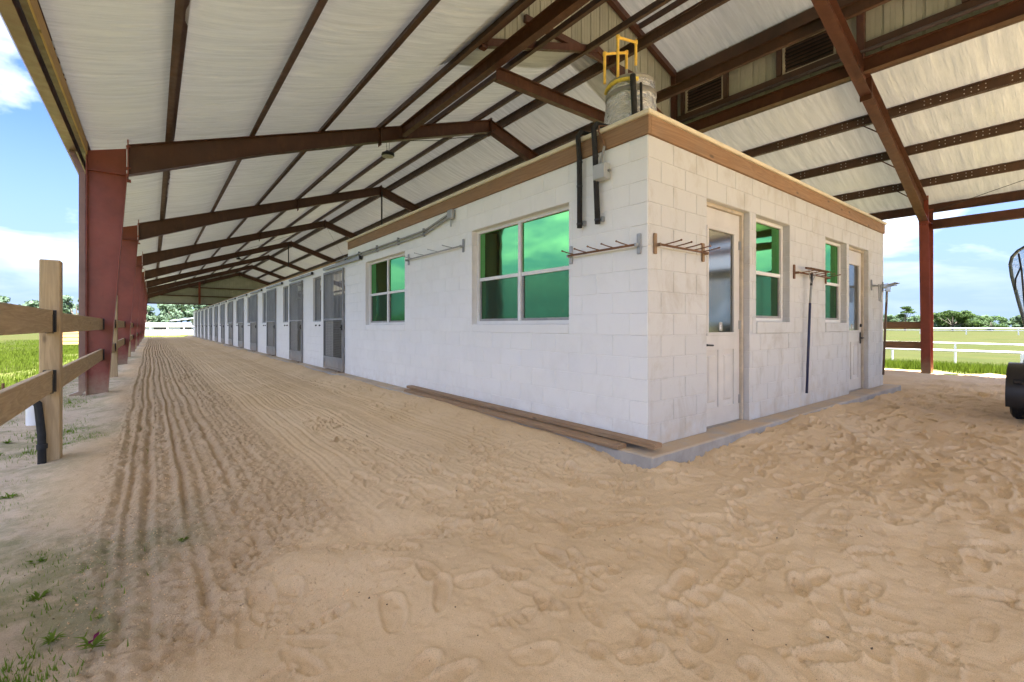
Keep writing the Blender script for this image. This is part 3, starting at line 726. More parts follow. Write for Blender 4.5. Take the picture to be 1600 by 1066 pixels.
for y in (17.06, 33.72):
    b = MB(); b.tube([(4.4 if y < 20 else 4.2, y - .12, 7.0), (4.4 if y < 20 else 4.2, y - .12, 5.35)], .035, 8); b.build('drop_rod', M['darkmetal'], barn)
b = MB(); b.tube([(1.7, 8.62, 5.93), (2.6, 8.62, 6.16), (3.3, 8.62, 6.42), (4.0, 8.6, 6.58), (4.5, 8.55, 6.95)], .010, 6); b.build('cable', M['darkmetal'], barn)

# ------------------------------------------------------------------ the stable building
slab = MB(); slab.bbox(-.24, 7.56, -.215, 59.0, -.34, 0, .012)
struct(slab.build('concrete_slab', M['concrete']))
st = thing('block_stable', 'long white painted concrete block stable with green glazed windows and a row of stall doors', 'stable', (0, 0, 0))
DOORS = [8.34 + 3.76 * k for k in range(13)]
LW = dict(front='long', openings=[(1.01, 2.92, 1.016, 2.438), (5.11, 7.02, 1.016, 2.438)] + [o_ for d in DOORS for o_ in ((d + .02, d + 1.50, -.1, 2.438), (d + 1.92, d + 2.70, 1.219, 2.438))])
SW = dict(front='short', openings=[(1.016, 1.96, -.1, 2.438), (2.13, 3.085, 1.016, 2.438), (4.365, 5.29, 1.016, 2.438), (5.41, 6.42, -.1, 2.438)])
cells = []
def runs(L0, L1, ops, za, zb):
    cut = sorted((a, c) for a, c, z0, z1 in ops if z0 < (za + zb) / 2 < z1); out = []; u = L0
    for a, c in cut:
        if a > u: out.append((u, a))
        u = max(u, c)
    if u < L1: out.append((u, L1))
    return out
DEP = .19
core = {'long': MB(), 'short': MB()}
def w2(front, u0, u1, d0, d1, z0, z1):
    return (u0, u1, d0, d1, z0, z1) if front == 'short' else (d0, d1, u0, u1, z0, z1)
for W_, L, g in ((SW, 18 * BL, .006), (LW, 58.7, .0025)):
    fr_ = W_['front']
    for r in range(14):
        za, zb = r * CH, (r + 1) * CH
        Lr = L if (fr_ == 'short' or r < 13) else 20 * BL
        u_start = .0035
        for (a, c) in runs(u_start, Lr, W_['openings'], za, zb):
            core[fr_].box(*w2(fr_, (max(a, DEP + .001) if fr_ == 'long' else a) + .006, c - .006, .0055, DEP - .006, za, zb))
        odd = (r % 2 == 0) if fr_ == 'short' else (r % 2 == 1)
        edges = [0.0] + [BL / 2 + BL * k for k in range(int(L / BL) + 2)] if odd else [BL * k for k in range(int(L / BL) + 2)]
        for (a, c) in runs(u_start, Lr, W_['openings'], za, zb):
            for e0, e1 in zip(edges[:-1], edges[1:]):
                p, q = max(a, e0), min(c, e1)
                if q - p > .03: cells.append((fr_, p + (g / 2 if p > .01 else 0), q - g / 2, za + g / 2, zb - g / 2))
CAM = np.array(camo.location)
def seen(cl):
    fr_, p, q, za, zb = cl; m_ = np.array([(p + q) / 2, 0, (za + zb) / 2]) if fr_ == 'short' else np.array([0, (p + q) / 2, (za + zb) / 2])
    d = m_ - CAM; r = np.linalg.norm(d); cosn = abs(d[1] if fr_ == 'short' else d[0]) / r
    return (q - p) * (zb - za) * cosn / r ** 2
cells.sort(key=seen, reverse=True)
cache = {}
restm = {'long': MB(), 'short': MB()}
for i, (fr_, p, q, za, zb) in enumerate(cells):
    L, h_ = round(q - p, 4), round(zb - za, 4)
    if i < 300:
        if (fr_, L, h_) not in cache:
            b = MB(); b.bbox(-L / 2, L / 2, 0, DEP, -h_ / 2, h_ / 2, .004)
            cache[fr_, L, h_] = b.mesh('block', M['block_dirty_shaded' if fr_ == 'short' else 'block'])
        dj = rnd.uniform(0, .0008)
        loc = ((p + q) / 2, dj, (za + zb) / 2) if fr_ == 'short' else (dj, (p + q) / 2, (za + zb) / 2)
        link('block', cache[fr_, L, h_], st, loc=loc, rot=(0, 0, 0 if fr_ == 'short' else R_(-90)))
    else:
        restm[fr_].bbox(*w2(fr_, p, q, 0, DEP, za, zb), .004)
for k, m_ in (('short', M['block_dirty_shaded']), ('long', M['block'])):
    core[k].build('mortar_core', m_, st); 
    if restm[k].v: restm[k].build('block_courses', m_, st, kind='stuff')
# hidden sides, stall interior
b = MB(); b.box(7.12, 7.31, .2, 58.7, 0, 2.84); b.box(.2, 7.1, 58.5, 58.68, 0, 2.64); b.box(3.6, 3.75, 8.2, 58.4, 0, 2.64); b.box(.2, 7.1, 8.0, 8.12, 0, 2.84)
for d in DOORS[1:]: b.box(.2, 3.58, d - .55, d - .43, 0, 2.0)
b.build('inner_wall', M['interior'], st)
for (a, c, m_) in ((.195, 7.1, M['darkmetal']),):
    b = MB(); b.box(a, c, .195, 7.99, 2.855, 2.90); b.build('roof_deck', M['plank_x'], st)
b = MB(); b.box(.2, 7.1, .196, .21, .0, 2.84); b.box(.196, .21, .22, 7.98, 0, 2.84); b.build('dark_lining', M['darkmetal'], st)
# fascia and cap
FZ0, FZ1 = 14 * CH + .001, 3.015
for x0, x1, y0, y1, m_ in ((-.02, .02, -.02, 8.09, 'fascia_y'), (.0205, 7.335, -.02, .02, 'fascia_x')):
    b = MB(); b.bbox(x0, x1, y0, y1, FZ0, FZ1, .004); b.build('fascia_board', M[m_], st)
b = MB(); b.bbox(-.045, 7.36, -.045, 8.12, FZ1 + .001, FZ1 + .045, .008); b.build('roof_cap', M['cap'], st)
b = MB()
for y_ in np.arange(9.0, 57, 3.76): b.bbox(.03, .14, y_, y_ + 3.70, 2.645, 2.69, .004)
b.build('top_plate', M['lumber_y'], st)
b = MB(); b.box(.3, .34, 8.2, 58, 2.66, 2.82); b.build('top_plate', M['plank_y'], st)

# windows: frame > sash, pane
def window(front, u0, u1, z0, z1, cols, d=.085):
    f = MB(); t_ = .045
    fr_ = w2
    b = MB()
    b.bbox(*w2(front, u0 + .001, u1 - .001, d, d + .07, z0 + .001, z0 + t_), .004); b.bbox(*w2(front, u0 + .001, u1 - .001, d, d + .07, z1 - t_, z1 - .001), .004)
    b.bbox(*w2(front, u0 + .001, u0 + t_, d, d + .07, z0 + t_ + .0005, z1 - t_ - .0005), .004); b.bbox(*w2(front, u1 - t_, u1 - .001, d, d + .07, z0 + t_ + .0005, z1 - t_ - .0005), .004)
    w_ = (u1 - u0 - 2 * t_) / cols
    if cols == 2: b.bbox(*w2(front, (u0 + u1) / 2 - .028, (u0 + u1) / 2 + .028, d, d + .07, z0 + t_ + .0005, z1 - t_ - .0005), .004)
    fo = b.build('window', M['white'], st, label='white vinyl window with green glass' )
    zm = z0 + (z1 - z0) * .475
    for k in range(cols):
        a = u0 + t_ + k * w_ + (.028 if (k == 1) else 0) + .0006; c = u0 + t_ + (k + 1) * w_ - (.028 if (cols == 2 and k == 0) else 0) - .0006
        s = MB(); q = .035
        s.bbox(*w2(front, a, c, d + .012, d + .05, zm - .02, zm + .025), .003)
        s.build('meeting_rail', M['white'], fo)
        s = MB(); q = .03; zb_ = z0 + t_ + .001
        s.box(*w2(front, a, a + q, d + .02, d + .05, zb_, zm - .0205)); s.box(*w2(front, c - q, c, d + .02, d + .05, zb_, zm - .0205)); s.box(*w2(front, a + q + .0004, c - q - .0004, d + .02, d + .05, zb_, zb_ + q))
        s.build('screen_sash', simple('grey_screen_frame', (.34, .33, .32), .5) if 'scr' not in M else M['scr'], fo)
        p = MB(); p.box(*w2(front, a, c, d + .03, d + .036, zm + .0255, z1 - t_ - .0005)); p.build('pane', M['green'], fo)
        p = MB(); p.box(*w2(front, a + q, c - q, d + .034, d + .04, zb_ + q, zm - .0205)); p.build('pane', M['greenscreen'], fo, label='green pane behind an insect screen')
    s = MB(); s.bbox(*w2(front, u0 + .001, u1 - .001, -.012 if front == 'short' else .001, DEP - .01, 1.0165, z0 - .001), .008); s.build('sill', M['block_dirty_shaded' if front == 'short' else 'block'], fo)
    return fo
M['scr'] = simple('grey_screen_frame', (.34, .33, .32), .5)
window('long', 1.01, 2.92, 1.125, 2.438, 2); window('long', 5.11, 7.02, 1.125, 2.438, 2)
window('short', 2.13, 3.085, 1.16, 2.438, 1); window('short', 4.365, 5.29, 1.16, 2.438, 1)
# entry doors
def entry(u0, u1, deadbolt, hinge_right):
    d = .10
    f = MB(); z1 = 2.437
    f.box(u0 + .001, u0 + .04, d - .03, d + .07, .001, z1 - .036); f.box(u1 - .04, u1 - .001, d - .03, d + .07, .001, z1 - .036); f.box(u0 + .001, u1 - .001, d - .03, d + .07, z1 - .035, z1)
    fo = f.build('door_frame', simple('tan_door_frame', (.58, .50, .39), .6, var=.15), st)
    a, c, zt = u0 + .042, u1 - .042, z1 - .04
    gx0, gx1, gz0, gz1 = a + .13, c - .13, 1.02, zt - .22
    b = MB(); b.box(a, gx0, d, d + .044, .012, zt); b.box(gx1, c, d, d + .044, .012, zt); b.box(gx0 + .0003, gx1 - .0003, d, d + .044, gz1, zt)
    b.box(gx0 + .0003, gx1 - .0003, d, d + .044, .84, gz0); b.box(gx0 + .0003, gx1 - .0003, d, d + .044, .012, .20)
    xm = (a + c) / 2; b.box(xm - .05, xm + .05, d, d + .044, .2003, .8397)
    dr = b.build('door', M['doorwhite'], st, label='pale beige half glazed door')
    for x0, x1 in ((gx0, xm - .05), (xm + .05, gx1)):       # raised panels
        p = MB(); o_ = [(x0, d + .012, .2004), (x1, d + .012, .2004), (x1, d + .012, .8396), (x0, d + .012, .8396)]
        m1 = [(x0 + .045, d + .020, .2604), (x1 - .045, d + .020, .2604), (x1 - .045, d + .020, .7796), (x0 + .045, d + .020, .7796)]
        m2 = [(x0 + .062, d + .004, .2804), (x1 - .062, d + .004, .2804), (x1 - .062, d + .004, .7596), (x0 + .062, d + .004, .7596)]
        p.add(o_ + m1 + m2, [(i, (i + 1) % 4, 4 + (i + 1) % 4, 4 + i) for i in range(4)] + [(4 + i, 4 + (i + 1) % 4, 8 + (i + 1) % 4, 8 + i) for i in range(4)] + [(8, 9, 10, 11)])
        p.build('raised_panel', M['doorwhite'], dr)
    t_ = MB(); q = .035
    t_.bbox(gx0 - .01, gx1 + .01, d - .014, d + .02, gz0 - .02, gz0 + q - .02, .004); t_.bbox(gx0 - .01, gx1 + .01, d - .014, d + .02, gz1 - q + .02, gz1 + .02, .004)
    t_.bbox(gx0 - .01, gx0 + q - .01, d - .014, d + .02, gz0 + q - .0195, gz1 - q + .0195, .004); t_.bbox(gx1 - q + .01, gx1 + .01, d - .014, d + .02, gz0 + q - .0195, gz1 - q + .0195, .004)
    t_.build('glass_trim', M['doorwhite'], dr)
    p = MB(); p.box(gx0 + .001, gx1 - .001, d + .008, d + .014, gz0 + .0005, gz1 - .0005); p.build('pane', M['doorglass'], dr)
    xs_ = gx0 + (gx1 - gx0) * .52
    sk = MB(); sk.box(xs_ - .028, xs_ + .028, d + .0035, d + .0075, gz0 + .035, gz0 + .125); s_o = sk.build('sticker', M['white'], dr)
    sk = MB()
    for (x0, x1, z0, z1_) in ((-.018, .018, .112, .118), (.012, .018, .0485, .1115), (-.018, .018, .042, .048), (-.018, -.012, .095, .1115), (-.006, .0115, .078, .083)): sk.box(xs_ + x0, xs_ + x1, d + .0015, d + .0033, gz0 + z0, gz0 + z1_)
    sk.build('mark', M['darkmetal'], s_o)
    hx = a + .05 if hinge_right else c - .05; sg = 1 if hinge_right else -1
    h = MB(); h.bbox(hx - .028, hx + .028, d - .012, d - .0005, .80, 1.0, .004); h.tube([(hx, d - .012, .90), (hx, d - .055, .90)], .012, 8); h.tube([(hx, d - .055, .90), (hx + .11 * sg, d - .058, .895)], .010, 8)
    h.build('handle', M['darkmetal'], dr)
    if deadbolt:
        h = MB(); h.lathe([(.03, 0), (.03, -.025), (.022, -.03)], (hx, d - .0005, 1.12), 14, axis='y'); h.build('deadbolt', M['darkmetal'], dr)
    for zh in (.25, 1.12, 2.05):
        h = MB(); xh = u1 - .041 if hinge_right else u0 + .041; h.box(xh - .025, xh + .02, d - .006, d - .0004, zh - .05, zh + .05); h.tube([(xh, d - .01, zh - .05), (xh, d - .01, zh + .05)], .008, 8); h.build('hinge', M['galv'], dr)
    th = MB(); th.bbox(u0 + .041, u1 - .041, d - .03, d + .08, .0005, .011, .003); th.build('threshold', M['galv'], fo)
entry(1.016, 1.96, False, True); entry(5.41, 6.42, True, False)

# stall doors and slot windows: one of each, then copies
def box_into(b, *a): b.box(*a)
def stall_door():
    y0, y1, z0, z1 = 0.0, 1.53, .03, 2.46; x0, x1 = -.055, -.012; t_ = .05
    b = MB()
    b.box(x0, x1, y0, y0 + t_, z0, z1); b.box(x0, x1, y1 - t_, y1, z0, z1)
    for z in (z0, .285, 1.235, z1 - t_): b.box(x0, x1, y0 + t_ + .0005, y1 - t_ - .0005, z, z + t_)
    d = MB(); me = b.mesh('stall_door', M['greysteel'])
    kids = []
    k = MB(); k.box(-.04, -.03, y0 + t_, y1 - t_, z0 + t_, .285); kids.append(('kick_panel', k.mesh('kick_panel', M['greysteel'])))
    bar = MB(); bar.tube([(0, 0, 1.285), (0, 0, z1 - t_)], .0095, 6)
    barm = bar.mesh('bar', M['galv'])
    for i in range(14): kids.append(('bar', barm, (-.035, y0 + t_ + .04 + i * .1035, 0)))
    g = MB()
    for i in range(22): g.box(-.037, -.032, y0 + t_, y1 - t_, .335 + .004 + i * .041, .335 + .010 + i * .041)
    for i in range(11): g.box(-.0319, -.028, y0 + t_ + .11 + i * .12, y0 + t_ + .116 + i * .12, .335, 1.235)
    kids.append(('mesh_grille', g.mesh('mesh_grille', M['galv'])))
    h = MB(); h.box(-.085, -.056, .01, .04, 1.0, 1.13); h.box(-.10, -.0855, .005, .06, 1.05, 1.08); kids.append(('latch', h.mesh('latch', M['darkmetal'])))
    h = MB(); h.box(-.10, -.056, .2, .42, -.02, .028); kids.append(('door_guide', h.mesh('door_guide', M['darkmetal'])))
    return me, kids
sdm, sdk = stall_door()
tk = MB(); tk.box(-.075, -.03, -1.15, 1.50, 2.525, 2.585)
for y in np.arange(-1.05, 1.5, .36): tk.box(-.029, -.001, y, y + .04, 2.535, 2.61)
tkm = tk.mesh('door_track', M['galv'])
tc_ = MB(); tc_.box(-.082, -.024, -1.175, -1.1515, 2.515, 2.595); tcm = tc_.mesh('track_stop', M['darkmetal'])
ss = MB(); ss.box(.05, .09, .0, .04, 1.22, 2.435); ss.box(.05, .09, .74, .78, 1.22, 2.435); ss.box(.05, .09, .0405, .7395, 1.22, 1.26); ss.box(.05, .09, .0405, .7395, 2.395, 2.435); ssm = ss.mesh('stall_window', M['greysteel'])
sb = MB(); sb.tube([(0, 0, 1.26), (0, 0, 2.395)], .0095, 6); sbm = sb.mesh('bar', M['galv'])
rg_ = MB(); rg_.tube([(0, 0, 0), (-.035, 0, -.01)], .02, 8); rgm = rg_.mesh('tie_ring', M['darkmetal'])
for d in DOORS:
    so = link('stall_door', sdm, st, loc=(0, d, 0))
    for kd in sdk: link(kd[0], kd[1], so, loc=kd[2] if len(kd) > 2 else (0, 0, 0))
    so = link('door_track', tkm, st, loc=(0, d, 0)); link('track_stop', tcm, so, loc=(0, 0, 0))
    so = link('stall_window', ssm, st, loc=(0, d + 1.92, 0))
    for i in range(6): link('bar', sbm, so, loc=(.07, .11 + i * .112, 0))
    for dy in (2.0, 2.35): link('tie_ring', rgm, st, loc=(0, d + dy, 1.12))

# ------------------------------------------------------------------ fixtures on the walls
def rack(front, u0, u1, z, prongs, bar_m, plate_m, label, group=None, prong_len=.155, out=.07):
    """tack rack: two end plates, a horizontal bar, prongs rising outwards"""
    base = (u0, -.01, z) if front == 'short' else (-.01, u0, z)
    t_ = thing('tack_rack', label, 'tack rack', base, group)
    def P(u, d, zz_): return (u, -d, zz_) if front == 'short' else (-d, u, zz_)
    for u in (u0, u1):
        b = MB(); x0, y0, z0 = P(u - .022, 0.002, z - .095); x1, y1, z1 = P(u + .022, .020, z + .095)
        b.bbox(*sorted((x0, x1)), *sorted((y0, y1)), z0, z1, .005); b.build('end_plate', plate_m, t_)
        b = MB(); x0, y0, z0 = P(u - .008, .0205, z - .03); x1, y1, z1 = P(u + .008, out, z + .0)
        b.box(*sorted((x0, x1)), *sorted((y0, y1)), z0, z1); b.build('bracket_arm', plate_m, t_)
    b = MB(); b.tube([P(u0 + .009, out - .012, z - .012), P(u1 - .009, out - .012, z - .012)], .011, 8); b.build('bar', bar_m, t_, smooth=True)
    for k in range(prongs):
        u = u0 + (u1 - u0) * (k + .5) / prongs
        b = MB(); b.tube([P(u, out - .015, z - .006), P(u, out + prong_len * .55, z + .002), P(u, out + prong_len, z + .012)], .0058, 8); b.lathe([(.003, -.009), (.010, -.004), (.010, .004), (.003, .009)], P(u, out + prong_len, z + .012), 8)
        b.build('prong', bar_m, t_, auto=40)
    return t_
rack('long', 3.13, 4.93, 2.26, 4, M['galv'], M['galv'], 'grey steel tack rack on white wall between the two long wall windows')
rack('long', .09, .965, 1.86, 5, M['rustbar'], M['galv'], 'rusty barred tack rack with bright end plates beside the corner on long wall')
rack('short', .095, .92, 1.86, 5, M['rustbar'], M['plank_z'], 'rusty tack rack with wooden plates between building corner and nearer beige door')
rack('short', 3.20, 4.34, 1.83, 5, M['rustbar'], M['rustbar'], 'brown rusty tack rack above the blue handled rake, between two narrow windows')
rack('short', 6.55, 7.24, 1.84, 4, M['galv'], M['galv'], 'grey tack rack past the far beige door at end of short wall')

def pipe(y, ztop, label, kink):
    t_ = thing('foam_pipe', label, 'pipe', (-.05, y, 2.1), 'black foam wrapped pipes')
    b = MB(); b.tube([(-.05, y - kink, 2.12), (-.05, y - kink * .4, 2.5), (-.055, y, 2.85), (-.075, y, ztop - .02), (-.04, y - .01, ztop + .03), (.14, y - .03, ztop + .035)], .028, 12); b.build('sleeve', M['foam'], t_, smooth=True)
    for z in (2.16, 2.55, 2.8):
        b = MB(); b.box(-.079, -.001, y - kink * .6 - .034, y - kink * .6 - .030, z, z + .025) if False else b.lathe([(.031, -.008), (.031, .008)], (-.051, y - kink * (1 - (z - 2.12) / .75 if z < 2.85 else 0), z), 12)
        b.build('strap', M['darkmetal'], t_)
    b = MB(); b.box(-.03, -.001, y - kink - .05, y - kink - .02, 2.14, 2.19); b.build('clip', M['galv'], t_)
pipe(.80, 3.08, 'black foam covered pipe without a box, beside large window', 0.0)
pipe(.585, 3.09, 'black foam covered pipe running down behind the small grey box', .03)
t_ = thing('junction_box', 'small pale grey junction box beside the black pipe, near roof corner', 'electrical box', (-.04, .5, 2.6))
b = MB(); b.bbox(-.085, -.004, .425, .585, 2.54, 2.70, .012); bo = b.build('box', M['greybox'], t_)
b = MB(); b.bbox(-.098, -.0855, .432, .578, 2.547, 2.693, .005); b.build('lid', M['greybox'], t_)
b = MB(); b.tube([(-.045, .424, 2.615), (-.045, .395, 2.615)], .014, 8); b.tube([(-.045, .52, 2.7005), (-.045, .50, 2.78), (-.04, .475, 2.87)], .013, 8); b.build('conduit_stub', M['greysteel'], t_)
b = MB(); b.tube([(-.04, .475, 2.87), (-.05, .50, 2.95), (-.06, .535, 3.03), (-.055, .53, 3.085), (.06, .49, 3.10), (.25, .38, 3.11)], .009, 8); b.build('cable', M['rustbar'], t_, smooth=True)
t_ = thing('conduit_run', 'pair of thin grey conduits sagging along the white wall under the fascia', 'conduit', (-.02, 3.4, 2.7))
for dz, r in ((0, .017), (-.055, .017)):
    b = MB(); b.tube([(-.03, 3.46, 2.79 + dz), (-.03, 3.75, 2.745 + dz), (-.03, 4.25, 2.665 + dz), (-.03, 5.3, 2.655 + dz), (-.03, 6.6, 2.655 + dz), (-.03, 8.9, 2.66 + dz)], r, 8); b.build('tube', M['galv'], t_, smooth=True)
for y in (4.3, 5.3, 6.3, 7.3, 8.2):
    b = MB(); b.box(-.052, -.012, y, y + .025, 2.57, 2.70); b.build('strap', M['greysteel'], t_)
b = MB(); b.bbox(-.075, -.004, 3.36, 3.50, 2.69, 2.83, .015); b.build('elbow_box', M['galv'], t_)
b = MB(); b.tube([(-.04, 3.43, 2.69), (-.04, 3.43, 2.58)], .012, 8); b.build('outlet', M['galv'], t_)

# foil wrapped tank on the roof corner
TC = (.54, .61, FZ1 + .046)
t_ = thing('water_tank', 'foil wrapped tank with yellow pipe loops standing on the roof corner', 'tank', TC)
rg1 = random.Random(5); b = MB()
prof = [(.295, 0)] + [(.295 - .042 * k / 14, .04 + .56 * k / 14) for k in range(15)] + [(.24, .625), (.18, .65)]
b.lathe(prof, TC, 64)
b.v = [(TC[0] + (x - TC[0]) * (1 + q), TC[1] + (y - TC[1]) * (1 + q), z) for (x, y, z) in b.v for q in [.020 * float(fbm(np.array(math.atan2(y - TC[1], x - TC[0]) * 3.2 + z * 2.5), np.array(z * 11.0), 77, 3))]]; b.build('body', M['foil'], t_, smooth=True)
for z, r in ((.50, .266), (.07, .300)):
    b = MB(); b.lathe([(r, -.028), (r + .004, -.025), (r + .002, .025), (r - .004, .028)], (TC[0], TC[1], TC[2] + z), 44, .006, rg1); b.build('tape_band', M['ducttape'], t_, smooth=True)
b = MB()
b.lathe([(.250, .610), (.258, .632), (.250, .652), (.215, .656)], TC, 40); b.build('lid', M['ducttape'], t_, auto=40)
b = MB(); b.tube([(TC[0] + .262 * math.cos(a), TC[1] + .262 * math.sin(a), TC[2] + .60 - .02 * abs(a - 3.2)) for a in np.linspace(2.3, 4.1, 9)], .020, 8); b.build('yellow_seal', M['yellowlid'], t_, smooth=True)
def loop(pts, m1=M['yellow']):
    b = MB()
    for q0, q1 in zip(pts[:-1], pts[1:]): b.tube([q0, q1], .0150, 10)
    o = b.build('pipe_loop', m1, t_, auto=50)
    for q in pts[1:-1]:
        b = MB(); b.lathe([(.004, -.026), (.021, -.018), (.021, .018), (.004, .026)], q, 10); b.build('elbow', m1, o, smooth=True)
    b = MB(); b.tube([pts[-1], (pts[-1][0], pts[-1][1], pts[-1][2] - .27)], .015, 8); b.build('riser', M['galv'], o)
loop([(.29, .58, 3.70), (.29, .58, 4.12), (.63, .61, 4.21), (.63, .61, 3.95)])
loop([(.28, .75, 3.70), (.28, .75, 4.02), (.648, .75, 4.17), (.648, .75, 3.98)])
b = MB(); b.tube([(.315, .41, 3.66), (.30, .39, 3.5), (.285, .36, 3.20)], .030, 10); b.build('foam_sleeve', M['foam'], t_, smooth=True)
b = MB(); b.tube([(.375, .355, 3.58), (.365, .34, 3.30), (.35, .32, 3.10)], .014, 8); b.build('hose', M['foam'], t_, smooth=True)

# lamps under the ridge
def lamp(x, y, z, label):
    t_ = thing('high_bay_lamp', label, 'lamp', (x, y, z), 'round high bay lamps under the roof')
    b = MB(); b.lathe([(.06, .13), (.11, .085), (.16, .07), (.165, .02), (.150, .0)], (x, y, z), 24); b.build('housing', M['darkmetal'], t_, auto=40)
    b = MB(); b.lathe([(.145, -.004), (.145, -.012), (.13, -.016)], (x, y, z), 24); b.build('lens', M['lens'], t_)
    b = MB(); b.tube([(x - .03, y, z + .14), (x - .04, y, z + .36)], .005, 6); b.tube([(x + .03, y, z + .14), (x + .04, y, z + .36)], .005, 6); b.box(x - .05, x + .05, y - .02, y + .02, z + .131, z + .15); b.build('hanger', M['darkmetal'], t_)
lamp(1.27, 8.86, 5.50, 'round black high bay lamp hanging by first rafter, nearest lamp')
lamp(1.10, 33.6, 5.60, 'small round high bay lamp hanging far down the aisle roof')

# ------------------------------------------------------------------ planks, rakes
def plank(p0, p1, w_, t_, mt, label, zl):
    v = Vector((p1[0] - p0[0], p1[1] - p0[1], 0)); L = v.length; ang = math.atan2(v.y, v.x)
    b = MB(); b.bbox(-L / 2, L / 2, -w_ / 2, w_ / 2, -t_ / 2, t_ / 2, .004)
    o = b.build('plank', mt); o.location = ((p0[0] + p1[0]) / 2, (p0[1] + p1[1]) / 2, zl); o.rotation_euler = (0, 0, ang); return o
tag(plank((-.085, -.17), (-.06, 4.78), .115, .042, M['plank_y'], '', .0225 + .04), 'longer brown timber plank at wall base, reaching the slab corner', 'plank', 'loose planks on the slab')
tag(plank((-.215, .12), (-.155, 4.66), .13, .036, M['plank_y'], '', .0185), 'lower shorter timber plank lying under and in front of the other plank', 'plank', 'loose planks on the slab')
t_ = thing('plank_spacer', 'short timber block propping up the plank by slab corner', 'timber block', (-.08, .5, 0))
for y in (.5, 4.3):
    b = MB(); b.bbox(-.13, -.03, y, y + .09, .0005, .0408, .003); b.build('piece', M['plank_x'], t_)

t_ = thing('garden_rake', 'rake with dark blue pole hanging head up from the rusty rack', 'rake', (3.52, -.06, .2))
b = MB(); b.tube([(3.50, -.055, .19), (3.555, -.075, 1.42)], .017, 10); b.build('pole', M['bluepole'], t_, smooth=True)
b = MB(); b.tube([(3.5551, -.075, 1.421), (3.575, -.082, 1.66)], .014, 10); b.build('ferrule', M['galv'], t_, smooth=True)
b = MB(); b.tube([(3.575, -.082, 1.661), (3.585, -.088, 1.84)], .016, 10); b.build('socket', M['darkmetal'], t_)
b = MB(); b.tube([(3.578, -.082, 1.68), (3.50, -.09, 1.77), (3.44, -.10, 1.87)], .006, 6); b.tube([(3.578, -.082, 1.68), (3.65, -.09, 1.77), (3.72, -.10, 1.87)], .006, 6); b.build('bow', M['galv'], t_)
b = MB(); b.box(3.34, 4.02, -.115, -.09, 1.872, 1.895); b.build('head_bar', M['rustbar'], t_)
for k in range(13):
    b = MB(); b.tube([(3.36 + k * .053, -.116, 1.884), (3.36 + k * .053, -.16, 1.88), (3.36 + k * .053, -.19, 1.855)], .006, 6); b.build('tine', M['rustbar'], t_)
t_ = thing('manure_fork', 'long brown handled fork hanging from the grey rack at wall end', 'fork', (7.15, -.06, .2))
b = MB(); b.tube([(7.10, -.05, .21), (7.15, -.07, 1.2), (7.17, -.08, 1.55)], .018, 10); b.build('pole', M['brownpole'], t_, smooth=True)
b = MB(); b.tube([(7.17, -.08, 1.551), (7.175, -.085, 1.75)], .019, 10); b.build('socket', M['galv'], t_, smooth=True)
b = MB(); b.box(7.02, 7.34, -.105, -.085, 1.751, 1.775); b.build('head_bar', M['galv'], t_)
for k in range(7):
    b = MB(); b.tube([(7.03 + k * .05, -.095, 1.776), (7.03 + k * .05, -.11, 1.86), (7.03 + k * .05, -.24, 1.90)], .004, 6); b.build('tine', M['galv'], t_)
t_ = thing('halter', 'grey hoop shaped halter bar hanging on the rack past the far door', 'halter', (6.62, -.1, 1.6))
b = MB(); b.tube([(6.60, -.10, 1.85), (6.60, -.11, 1.55), (6.70, -.11, 1.545), (6.72, -.10, 1.84)], .010, 8); b.build('hoop', M['galv'], t_, auto=50)

# ------------------------------------------------------------------ left fence along the aisle
FX = -4.275
lf = thing('wooden_fence', 'two rail weathered timber fence running between the red barn columns', 'fence', (FX, 3.4, GZ))
posts = [(-4.9, 1.70), (3.42, 1.70), (12.2, 1.84), (20.9, 1.78), (29.2, 1.74), (37.5, 1.7), (45.8, 1.7), (54.2, 1.7)]
for y, zt in posts:
    b = MB(); tw = rnd.uniform(-.01, .01); b.bbox(FX - .07, FX + .07, y - .07, y + .07, GZ - .25, zt, .008); b.build('post', M['rail_z'], lf)
stops = sorted([y for y, _ in posts] + FR[1:-1]); isp = {round(y, 2): True for y, _ in posts}
for a, c in zip(stops[:-1], stops[1:]):
    ga = .076 if round(a, 2) in isp else .012; gc = .076 if round(c, 2) in isp else .012
    for z0, z1 in ((.485, .685), (1.035, 1.235)):
        dz = rnd.uniform(-.012, .012)
        b = MB(); b.bbox(FX - .022, FX + .022, a + ga, c - gc, z0 + dz, z1 + dz, .005); b.build('rail', M['rail_y'], lf)
        for yy, g_, sg in ((a, ga, 1), (c, gc, -1)):
            b = MB(); y_ = yy + g_ * sg; b.box(*sorted((FX - .026, FX - .0225)), *sorted((y_, y_ + .028 * sg)), z0 + dz - .006, z1 + dz - .04); b.box(FX + .0225, FX + .026, *sorted((y_, y_ + .028 * sg)), z0 + dz - .006, z1 + dz - .04); b.box(FX - .026, FX + .026, *sorted((y_, y_ + .028 * sg)), z0 + dz - .010, z0 + dz - .0065)
            b.box(FX - .045, FX + .045, *sorted((y_ - .004 * sg, y_ - .0015 * sg)), z0 + dz, z1 + dz)
            b.build('rail_hanger', M['darkmetal'], lf)
rf = thing('timber_side_fence', 'short run of two brown rails behind the block stable by the far post', 'fence', (13.1, 5, GZ))
for y0, y1 in ((.42, 4.5), (4.66, 8.65)):
    for z0, z1 in ((.485, .685), (1.035, 1.235)):
        b = MB(); b.bbox(13.08, 13.125, y0, y1, z0, z1, .005); b.build('rail', M['fascia_y'], rf)
b = MB(); b.bbox(13.03, 13.17, 4.51, 4.65, GZ - .2, 1.7, .008); b.build('post', M['rail_z'], rf)

